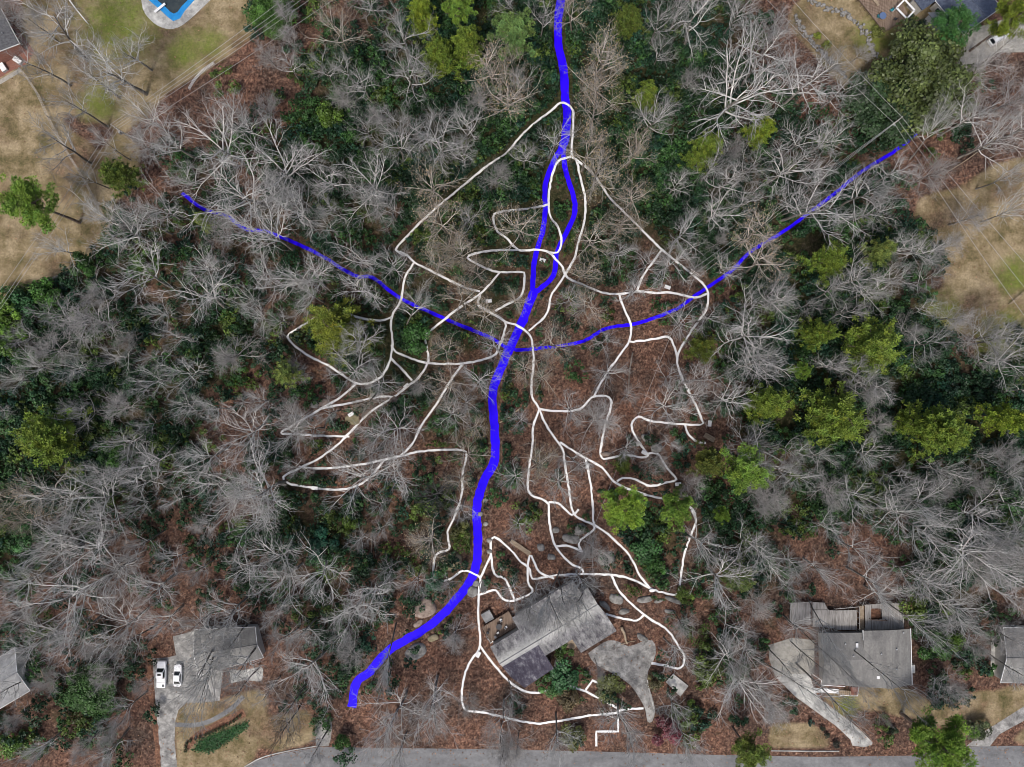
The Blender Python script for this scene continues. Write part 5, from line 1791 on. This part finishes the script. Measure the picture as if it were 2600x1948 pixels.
# ---- bare trees: view origin -> (x, y, crown radius in view pixels, kind)
TREES = {
    (0, 0): "420,270,330,g 930,560,330,w 320,520,200,g 650,880,200,g 500,1190,250,g 1400,1150,250,w 1780,1170,330,w 1990,1540,380,w 1190,1170,180,s 1520,1450,180,w 690,1420,120,g 2000,1010,180,g 1900,900,180,g 1230,960,200,w 760,640,160,g 330,230,200,s 1050,420,200,w 870,1180,130,g",
    (650, 0): "240,170,170,s 280,330,120,s 680,290,220,t 1200,400,280,g 1230,620,230,g 550,570,150,g 740,560,120,g 860,690,150,g 720,800,180,s 930,30,180,g 1900,560,260,t 1990,740,280,t 1780,800,180,s 1410,1060,260,g 1470,1190,250,g 1660,1060,200,g 1000,940,150,s 1120,1060,200,g 1130,1180,250,g 200,1340,330,w 590,1430,220,g 960,1480,250,w 880,1060,150,g 1910,1420,180,s 1400,1490,230,t 830,1540,150,g 1660,1250,160,g 80,1560,220,w 380,1600,150,g 60,900,170,s 2050,30,150,g",
    (1300, 0): "510,130,200,t 770,490,280,t 720,640,280,t 660,920,220,t 1480,170,260,g 1790,130,200,g 1730,830,430,w 1960,520,350,g 1110,950,220,g 340,1180,180,g 600,1250,230,t 700,1400,280,t 240,160,150,g 1330,100,160,g 1590,1360,180,g 1880,1360,200,g 2150,1380,250,w 90,700,150,g 1170,200,150,g 30,580,150,t 960,1250,200,t 1700,1500,200,g 2090,300,220,s 100,1280,150,g 1300,1500,120,g",
    (1900, 0): "420,700,300,g 400,1150,230,g 620,1130,200,g 300,1400,260,w 1510,1040,150,w 1770,950,220,w 1910,1150,250,w 1830,600,250,s 2100,800,250,s 1400,1430,200,s 600,560,180,g 1150,1400,180,g 900,1560,250,g 2070,1100,200,g 2030,1430,150,w 480,1450,150,g 150,330,230,s 900,420,100,s",
    (0, 475): "480,500,160,w 800,250,220,w 1050,380,250,w 1200,300,200,g 1280,180,200,w 1780,400,200,s 2150,310,250,w 1150,740,270,w 1640,930,280,w 820,1050,330,s 740,870,180,s 1300,1020,130,w 1040,1220,160,s 1880,1330,250,s 110,1560,120,w 300,1470,150,w 600,1480,150,w 960,1370,150,g 1240,1550,180,w 1520,1490,180,w 2080,1080,160,g 1700,640,200,g 2100,660,180,w 450,1300,200,s 700,1350,120,g 2000,900,120,w 1450,1230,140,g 230,1200,120,g",
    (650, 475): "130,310,200,w 200,70,150,w 350,220,250,w 280,770,260,w 450,740,200,w 440,880,200,w 930,150,200,g 1080,210,180,g 1510,300,260,t 1530,430,200,t 1480,600,200,t 1730,270,150,g 2140,350,250,t 1640,530,200,t 880,590,220,w 860,830,220,w 1800,700,180,t 1650,930,230,t 1840,1050,200,t 1300,950,160,g 180,1050,150,w 850,1270,200,g 820,1400,280,g 1550,1340,190,t 1930,1290,200,g 1780,1520,200,g 1000,1550,200,g 2080,900,150,t 640,180,160,g 600,340,130,g 300,1480,170,s",
    (1300, 475): "620,430,200,t 560,700,180,t 860,520,170,g 1620,230,230,w 1840,130,170,g 1380,380,250,g 1220,630,230,g 1100,650,180,g 980,850,180,g 1900,400,250,t 2000,620,250,t 1880,1200,300,w 580,960,250,t 450,900,150,g 380,1250,250,t 780,1490,200,g 1350,1080,200,g 900,300,200,t 1000,90,200,t 1700,650,150,g 1930,930,150,g 2100,850,200,g 700,1250,150,g 1460,1560,180,g 1250,1520,150,g 100,1430,150,t 1880,1450,200,g 250,1520,150,t",
    (1900, 475): "580,210,300,g 980,200,220,g 370,160,180,g 1210,520,170,w 1350,480,200,g 870,750,200,w 660,860,170,g 790,1020,150,g 950,860,180,g 1750,250,200,s 1680,1040,200,s 1400,1260,200,g 1850,1230,260,s 860,1440,200,g 2080,1420,200,w 1000,1590,200,g 2000,1250,180,g 1600,500,170,s 200,930,200,g 1420,760,150,g 1100,720,180,g 2100,200,150,w 640,1440,150,g 70,1350,200,w 1250,1150,150,s",
    (0, 950): "980,290,230,s 680,340,180,g 1720,290,180,w 2000,400,250,w 1010,540,150,w 1680,620,220,w 1200,680,250,g 880,810,160,w 1180,860,180,g 1820,880,300,w 2120,930,330,w 1120,1050,140,w 780,990,260,w 330,930,250,t 540,1000,250,w 700,1390,330,w 430,1450,250,w 1000,1530,140,w 820,1200,200,w 500,1290,180,g 1400,1010,130,g 1980,1560,200,g 60,1000,200,t 1900,1050,230,w 2080,1180,250,w 150,1200,150,t 1500,250,150,g",
    (650, 950): "90,200,150,w 280,360,200,s 260,480,200,w 450,450,160,g 1130,430,260,g 1000,470,200,g 840,880,280,w 1090,820,250,w 60,1000,280,w 1000,1040,130,g 1580,330,180,g 1690,220,180,g 1800,430,150,t 1700,680,180,t 1650,850,180,t 1450,1000,230,d 1650,1050,150,g 1380,1330,260,t 1060,1570,150,g 470,1570,260,w 180,1500,250,w 1030,1230,120,g 2080,830,180,g 2100,1200,130,g 900,160,180,t 1020,60,150,g 950,620,180,g 1550,50,220,t 600,300,140,g",
    (1300, 950): "650,380,280,s 1230,260,230,w 180,730,230,t 470,290,180,g 930,600,150,g 1410,150,180,g 1150,700,150,s 1400,870,150,s 1470,1350,260,g 1860,1350,180,g 2000,1450,200,w 2050,1050,200,s 1950,620,250,g 1700,220,200,g 400,900,230,g 680,1400,250,s 800,50,200,g 2100,750,200,g 60,850,150,t 940,200,120,g 1250,560,120,g 60,350,120,g",
    (1900, 950): "640,920,200,s 860,940,200,w 930,150,200,s 1040,420,150,s 960,610,150,w 1410,1050,260,w 1200,1130,220,w 1400,1220,280,w 1700,1400,330,w 1850,1120,230,w 1530,770,160,w 1790,890,180,s 1950,1490,330,s 2080,640,200,s 330,820,180,g 90,980,220,s 870,1400,180,w 600,1570,180,w 1250,1570,200,g 2150,1050,200,g 1230,950,150,w 300,600,150,g 1950,1270,200,w 50,540,150,g 1150,830,150,g 2130,800,150,w 550,680,130,g 2140,1400,200,g 1500,950,150,s 350,1500,150,g",
    (0, 1423): "820,120,280,w 600,280,330,w 1230,210,240,w 1000,500,260,w 350,580,250,w 1290,480,200,w 1880,380,260,w 1700,640,220,w 1850,620,180,w 1690,960,190,w 1790,840,220,w 1920,830,230,w 1950,1000,160,g 880,900,180,s 430,980,180,s 320,1500,150,w 200,150,220,w 130,430,170,w 860,1500,180,g 1000,1200,150,g 1620,470,150,g 900,1350,150,s 700,1450,150,s 2150,1050,130,g 220,680,180,w 150,1250,130,s 1080,640,180,g 600,560,200,w",
    (650, 1423): "250,130,230,w 470,110,250,w 820,370,280,w 960,270,250,w 460,860,300,w 1590,590,180,s 1410,1100,250,w 1150,1220,250,w 1080,1340,180,w 1390,1270,180,w 1020,850,150,w 400,560,200,w 250,640,180,g 760,750,180,s 1980,1260,200,g 1960,1420,180,s 1700,1150,120,s 2080,230,160,g 1060,60,150,s 1500,200,120,g 1160,1530,150,w 500,1500,150,g 2080,1060,110,g 300,1150,170,g 250,1320,170,d 700,560,170,g 160,400,170,w",
    (1200, 1423): "690,1400,180,w 1220,1300,200,w 1250,1420,170,w 1650,1180,180,w 1700,1440,180,w 1600,740,150,w 860,180,200,g 720,300,170,g 520,290,150,w 620,390,150,w 860,340,170,w 740,430,170,w 480,420,150,w 420,400,130,g 1690,520,150,s 1980,150,250,w 2150,1000,300,w 2080,800,200,w 230,1530,200,s 1000,860,90,s 2050,550,200,g 370,1500,170,s",
    (1900, 1423): "60,330,200,s 620,130,230,s 420,560,170,w 130,1080,220,w 30,780,180,w 1590,990,210,s 1500,180,260,w 1590,380,240,w 1390,520,150,w 2060,600,200,s 1830,700,150,s 980,160,220,w 1100,300,180,w 1250,80,200,g 1900,100,280,s 2150,300,200,s 1080,1270,70,s 330,60,150,s 1700,500,150,g 200,1250,150,s",
}
cand = []
for (o0, o1), s in TREES.items():
    for w in s.split():
        x, y, r, kd = w.split(',')
        cand.append((o0 + float(x) * K, o1 + float(y) * K, float(r) * K, kd))
kept = []
for c_ in cand:
    if all(math.hypot(c_[0] - q[0], c_[1] - q[1]) > 20 for q in kept):
        kept.append(c_)
# fill the gaps in the woods with smaller bare trees
fillr = np.random.default_rng(11)
lawnpx = LAWNS
tries = 0
nfill = 0
while tries < 9000 and nfill < 44:
    tries += 1
    px, py = fillr.uniform(-30, 2630), fillr.uniform(-30, 1880)
    if bool(lawn_mask(np.array([px]), np.array([py]))[0]) or not (-20 < px < 2620):
        continue
    if py > 1500 and 380 < px < 600:
        continue
    if 1420 < px < 1760 and 900 < py < 1500 and fillr.random() < 0.6:
        continue
    if 1180 < px < 1700 and py > 1480:
        continue
    if min(math.hypot(px - q[0], py - q[1]) - 0.42 * q[2] for q in kept) < 40:
        continue
    if look(main_near, *G(px, py)) < 3.9 or look(corr, *G(px, py)):
        continue
    if any(math.hypot(px - q[0], py - q[1]) < q[2] * 0.8 + 12 for q in PLACED):
        continue
    kept.append((px, py, fillr.uniform(34, 62), 's' if fillr.random() < 0.35 else 'g'))
    nfill += 1

LAND += [
    (425, 20, "the swimming pool"), (60, 60, "the dark roofed corner house"), (300, 330, "the left lawn's utility pole"), (465, 490, "the left creek branch's start"),
    (82, 521, "the lone pine on the left lawn"), (690, 30, "the evergreen right of the pool"), (1110, 110, "the olive cedars at the top edge"), (1310, 85, "the pale round pine left of the creek"),
    (1425, 60, "the creek's top end"), (1595, 45, "the dim olive cedar at the top edge"), (1648, 235, "the olive cedar right of the upper creek"), (1935, 325, "the yellow green oval cedar"),
    (1788, 382, "the olive cedar under the big white tree"), (2330, 210, "the huge dark magnolia"), (2260, 60, "the brown deck at top right"), (2550, 110, "the white estate car"),
    (2255, 325, "the magnolia's utility pole"), (2330, 340, "the right creek branch's far end"), (2500, 650, "the tan lawn at the right edge"), (2115, 660, "the cedar under the right creek branch"),
    (2082, 845, "the narrow olive cedar on the right"), (2232, 872, "the widest olive cedar"), (1962, 1030, "the left cedar of the right row"), (2128, 1060, "the broad middle cedar on the right"),
    (2400, 1095, "the large cedar at the row's right"), (2560, 1060, "the bright cedar at the right edge"), (1766, 695, "the woodland utility pole"), (1850, 660, "the kink of the right creek branch"),
    (1694, 730, "the bench above the right cross path"), (1425, 378, "the fork of the upper creek"), (1378, 661, "the bench between the creek arms"), (1350, 745, "the rejoining of the creek arms"),
    (1290, 880, "the meeting of all creek branches"), (1021, 644, "the bench at the upper left path corner"), (1241, 765, "the bench in the small path loop"), (845, 830, "the cedar inside the left path loop"),
    (510, 560, "the small pale cedar near the left branch"), (722, 945, "the faint pale cedar on the left"), (105, 1115, "the big olive cedar at far left"), (40, 830, "the yellow green trees at the left edge"),
    (290, 1150, "the bright shrub clump in the left woods"), (892, 1052, "the bench on the pinkish rock"), (800, 1238, "the bench on the lowest left path"), (714, 1098, "the left tip of the paths, upper one"),
    (720, 1212, "the left tip of the paths, lower one"), (1255, 1090, "the creek's middle bend"), (1032, 981, "the bench above the left fork"), (1800, 1075, "the bench at the far right corner"),
    (1636, 1150, "the bench among grey outcrops"), (1490, 1183, "the bench on the straight middle path"), (1588, 1290, "the brightest green pine"), (1892, 1195, "the tall bright pine on the right"),
    (1500, 1430, "the timber garden steps"), (1147, 1425, "the olive brown creek boulder"), (1078, 1540, "the round pinkish boulder"), (1056, 1651, "the dark boulder on the creek bank"),
    (893, 1795, "the creek's lower end"), (1280, 1590, "the central house's deck"), (1400, 1640, "the central house's roof"), (1640, 1700, "the fan driveway"),
    (1718, 1735, "the concrete slab by the driveway"), (1691, 1860, "the dark red shrub"), (1100, 1930, "the road's left part"), (1600, 1935, "the road's middle part"), (2150, 1560, "the wooden decks"),
    (2250, 1680, "the grey hip roof"), (2050, 1790, "the pale curving driveway"), (2375, 1885, "the big pine over the road"), (2570, 1660, "the house at the right edge"), (2385, 1650, "the dark tree right of the decks"),
    (2110, 1350, "the rock in the brown clearing"), (410, 1711, "the white pickup truck"), (540, 1640, "the grey roof by the two vehicles"), (40, 1700, "the blue grey roof at lower left"),
    (230, 1755, "the dark bush in the lower left"), (60, 1370, "the dark shrub clump at far left"), (330, 1430, "the long dark log"), (600, 1850, "the curved mulch bed"), (235, 1320, "the thin yellow pole"),
    (840, 290, "the yellow green evergreen below the wires"), (820, 1380, "the bluish shrub left of the creek"), (450, 1100, "the brown split log on the left"), (2035, 940, "the small bright pine on the right"),
    (1870, 1465, "the soft pale cedar near the loop path"), (950, 1400, "the fallen brown logs"), (1310, 1390, "the tan plank walkway"), (1655, 1498, "the white oval seat"), (2600, 1350, "the right edge, below the cedar row"),
    (1540, 780, "the cross path's left junction"), (700, 140, "the five wires at the top left"), (1700, 930, "the right path corner by the thin cedar"), (520, 860, "the middle of the left thicket"), (560, 1330, "the sparse litter at lower left"),
]
ORD = ["nearest", "second", "third", "fourth", "fifth", "sixth", "seventh", "eighth", "ninth", "tenth"]
DIRS = ["right of", "up right of", "above", "up left of", "left of", "down left of", "below", "down right of"]
bins = {}
info = []
for i, (px, py, rp, kd) in enumerate(kept):
    best = min(LAND, key=lambda q: math.hypot(q[0] - px, q[1] - py))
    a = math.degrees(math.atan2(-(py - best[1]), px - best[0])) % 360
    sct = int(((a + 22.5) % 360) // 45)
    fam = 't' if kd == 't' else ('s' if kd == 's' else ('d' if kd == 'd' else 'b'))
    key = (best[2], sct, fam)
    bins.setdefault(key, []).append((math.hypot(best[0] - px, best[1] - py), i))
    info.append(key)
LOOK = {'t': "tan leaved tree", 's': "fine twigged grey tree", 'd': "dark blackish bare tree", 'b': "bare"}
NAMES = {'t': ("beech_tree", "beech"), 's': ("twiggy_tree", "twiggy tree"), 'd': ("dark_tree", "bare tree"), 'b': ("bare_tree", "bare tree")}
protos = {}
ti = np.random.default_rng(21)
built_w = [np.array(b) for b in BUILT]
for i, (px, py, rp, kd) in enumerate(kept):
    key = info[i]
    lst = sorted(bins[key])
    rank = [q[1] for q in lst].index(i)
    fam = key[2]
    if fam == 'b':
        look_ = ("pale" if kd == 'w' else "grey") + (" spreading" if rp > 80 else (" small" if rp < 50 else "")) + " bare tree"
    else:
        look_ = LOOK[fam]
    if len(lst) == 1:
        lab = f"{look_} {DIRS[key[1]]} {key[0]}"
    else:
        lab = f"{ORD[rank]} {look_} {DIRS[key[1]]} {key[0]}" if rank else f"{look_} nearest {key[0]}, {DIRS[key[1]].replace(' of', '')}"
    style = {'t': 'tan', 's': 'twiggy', 'w': 'bold'}.get(kd, 'broad')
    v = int(ti.integers(0, len(BAREP[style])))
    rw = rp * PX
    hgt = (11.0 + rw * 1.2) * ti.uniform(0.9, 1.1)
    if fam == 's':
        hgt = (6 + rw * 1.2) * ti.uniform(0.85, 1.1)
    hc = hgt * 0.55
    x, y = G(px, py, hc)
    # keep trunks out of houses, the creek and the road
    for _ in range(12):
        bad = any(inpoly(np.array([x]), np.array([y]), b)[0] for b in BUILT) or look(main_near, x, y) < 1.4
        if not bad:
            break
        if hgt < 25:
            hgt *= 1.12
            hc = hgt * 0.55
            x, y = G(px, py, hc)
            continue
        x, y = x + ti.normal(0, 1.6), y + ti.normal(0, 1.6) + 0.3
    nm, cat = NAMES[fam]
    grp = {'t': "tan leaved trees in the woods", 's': "fine twigged trees in the woods", 'd': "dark bare trees in the woods", 'b': "bare trees in the woods"}[fam]
    rz = ti.uniform(0, 6.28)
    scl = (rw / 7.4, rw / 7.4, hgt / 18.0)
    if (style, fam, v) not in protos:
        t = thing(nm, lab, cat, (x, y), rz, grp)
        t.scale = scl
        tm, cm, lmesh = BAREP[style][v]
        mk("trunk", t, tm)
        mk("crown", t, cm)
        if lmesh is not None:
            mk("leaves", t, lmesh)
        protos[(style, fam, v)] = t
    else:
        t = dup(protos[(style, fam, v)], (x, y, 0), rz, scl, lab, grp)
        t.name = nm
    tx, ty = G(px, py, hc)
    lx, ly = np.clip((tx - x) / hc, -0.22, 0.22) + ti.normal(0, 0.03), np.clip((ty - y) / hc, -0.22, 0.22) + ti.normal(0, 0.03)
    t.rotation_euler = (Vector((lx, ly, 1)).normalized().to_track_quat('Z', 'Y') @ Quaternion((0, 0, 1), rz)).to_euler()
    b_ = {'w': ti.uniform(0.88, 1.04), 'g': ti.uniform(0.6, 0.95), 's': ti.uniform(0.5, 0.72), 't': ti.uniform(0.66, 0.85), 'd': 0.16}[kd]
    wm = {'t': (1.0, 0.93, 0.83), 's': (1.0, 0.97, 0.95)}.get(kd, (1.0, 0.99, 0.97))
    for ch in t.children:
        if ch.name.startswith("trunk"):
            ch.color = (b_ * wm[0], b_ * wm[1], b_ * wm[2], 1)
        elif ch.name.startswith("leaves"):
            q = ti.uniform(0.7, 1.0)
            ch.color = (q, q * ti.uniform(0.92, 1.0), q * ti.uniform(0.8, 1.0), 1)
        else:
            ch.color = (b_ * wm[0], b_ * wm[1], b_ * wm[2], 1)

# fallen leaves drifted over road, drives, lawns and roofs' foot
fr_ = np.random.default_rng(77)
P = np.stack([fr_.uniform(-112, 112, 60000), fr_.uniform(-90, 84, 60000)], 1)
fpx, fpy = P[:, 0] / PX + 1300, 974 - P[:, 1] / PX
edge = np.exp(-np.abs(fpy - 1905) / 14) * 0.9 + np.where(fpy > 1895, 0.05, 0.0) + np.where(lawn_mask(fpx, fpy) > 0, 0.10, 0.0)
edge += np.where((fpx > 2090) & (fpx < 2250) & (fpy > 1700) & (fpy < 1900), 0.35, 0) + np.where((fpx > 1480) & (fpx < 1680) & (fpy > 1620) & (fpy < 1830), 0.16, 0) + np.where((fpx > 380) & (fpx < 560) & (fpy > 1650), 0.08, 0)
P = P[fr_.random(60000) < edge]
P = np.hstack([P, fr_.uniform(0.06, 0.12, (len(P), 1))])
M['dry'] = mat("dry_leaf", (0.7, 0.7, 0.7), (1, 1, 1), scale=1.0, tint=True)
T = np.array((0.27, 0.16, 0.10)) * fr_.uniform(0.4, 1.6, (len(P), 1))
fo = bpy.data.objects.new("fallen_leaves", leaf_mesh("fallen_leaves", P, (0.12, 0.3), M['dry'], fr_, T, np.tile((0, 0, 3.0), (len(P), 1))))
COL.objects.link(fo)
tag(fo, "dry brown leaves scattered over road edge, driveways and lawns", "fallen leaves", kind="stuff")

# low green planting inside the curved bed
gr_ = np.random.default_rng(5)
gp = VP(0, 1423, [(1555, 1515), (1600, 1450), (1720, 1390), (1900, 1330), (1990, 1290), (1965, 1350), (1850, 1430), (1700, 1530)])
ga = np.array(gp)
P = gr_.uniform(ga.min(0), ga.max(0), (9000, 2))
P = P[inpoly(P[:, 0], P[:, 1], gp)] 
P = P + gr_.normal(0, 0.35, P.shape)
P = np.hstack([P, gr_.uniform(0.05, 0.4, (len(P), 1))])
T = np.array((0.035, 0.11, 0.03)) * gr_.uniform(0.5, 1.4, (len(P), 1))
go = bpy.data.objects.new("ground_cover", leaf_mesh("ground_cover", P, (0.14, 0.28), M['under'], gr_, T, np.tile((0, 0, 1.0), (len(P), 1))))
COL.objects.link(go)
tag(go, "low deep green ground cover inside the curved mulch bed", "ground cover", kind="stuff")

# ------------------------------------------------------------------ undergrowth: one uncountable mass of evergreen scrub, and one of bare brush
ur = np.random.default_rng(31)
LV, NV, TV = [], [], []
placed = 0
for _ in range(13000):
    px, py = ur.uniform(-40, 2640), ur.uniform(-40, 1920)
    g = float(green_at(px, py))
    if ur.random() > g ** 1.3 * 0.95:
        continue
    if lawn_mask(np.array([px]), np.array([py]))[0]:
        continue
    x, y = G(px, py)
    if any(inpoly(np.array([x]), np.array([y]), b)[0] for b in BUILT):
        continue
    r = ur.uniform(1.2, 3.6)
    h = ur.uniform(1.0, 4.6)
    P, Nn, T = shrub_points(ur, r, h, int(48 * r * r) + 50, int(7 + 3 * r), 0.72)
    P = P + (x, y, 0)
    tone = ur.choice(4, p=[0.5, 0.24, 0.16, 0.10])
    colr = np.array([(0.022, 0.060, 0.024), (0.040, 0.100, 0.026), (0.018, 0.058, 0.032), (0.080, 0.125, 0.022)][tone])
    LV.append(P)
    NV.append(Nn)
    TV.append(T * colr * ur.uniform(0.7, 1.3))
    placed += 1
P, Nn, T = np.vstack(LV), np.vstack(NV), np.vstack(TV)
ok = ~look(corr, P[:, 0], P[:, 1])
P, Nn, T = P[ok], Nn[ok], T[ok]
um = leaf_mesh("undergrowth", P, (0.20, 0.42), M['under'], ur, T, Nn)
uo = bpy.data.objects.new("undergrowth", um)
COL.objects.link(uo)
tag(uo, "dense dark green evergreen undergrowth filling the woods", "undergrowth", kind="stuff")

br = []
for _ in range(3000):
    px, py = ur.uniform(-40, 2640), ur.uniform(-40, 1900)
    if lawn_mask(np.array([px]), np.array([py]))[0]:
        continue
    x, y = G(px, py)
    if look(corr, x, y) or any(inpoly(np.array([x]), np.array([y]), b)[0] for b in BUILT):
        continue
    if py > 1885 or (380 < px < 640 and py > 1600):
        continue
    for k in range(int(ur.integers(3, 8))):
        a = ur.uniform(0, 6.28)
        L = ur.uniform(0.8, 2.6)
        br.append(grow((x + ur.normal(0, 0.3), y + ur.normal(0, 0.3), 0.0), (cos(a) * 0.9, sin(a) * 0.9, ur.uniform(0.3, 1.2)), L, ur.uniform(0.012, 0.03), 0.008, 4, 0.22, 0, ur))
v, f = tubes(br, 3)
M['brush'] = mat("brush_twig", (0.10, 0.075, 0.062), (0.24, 0.20, 0.17), scale=0.3)
bo = bpy.data.objects.new("brush", new_mesh("brush", v, f, M['brush']))
COL.objects.link(bo)
tag(bo, "low bare brown brush and saplings on the forest floor", "brush", kind="stuff")
print("trees", len(kept), "undergrowth clumps", placed, "leaves", len(P), "brush", len(br))
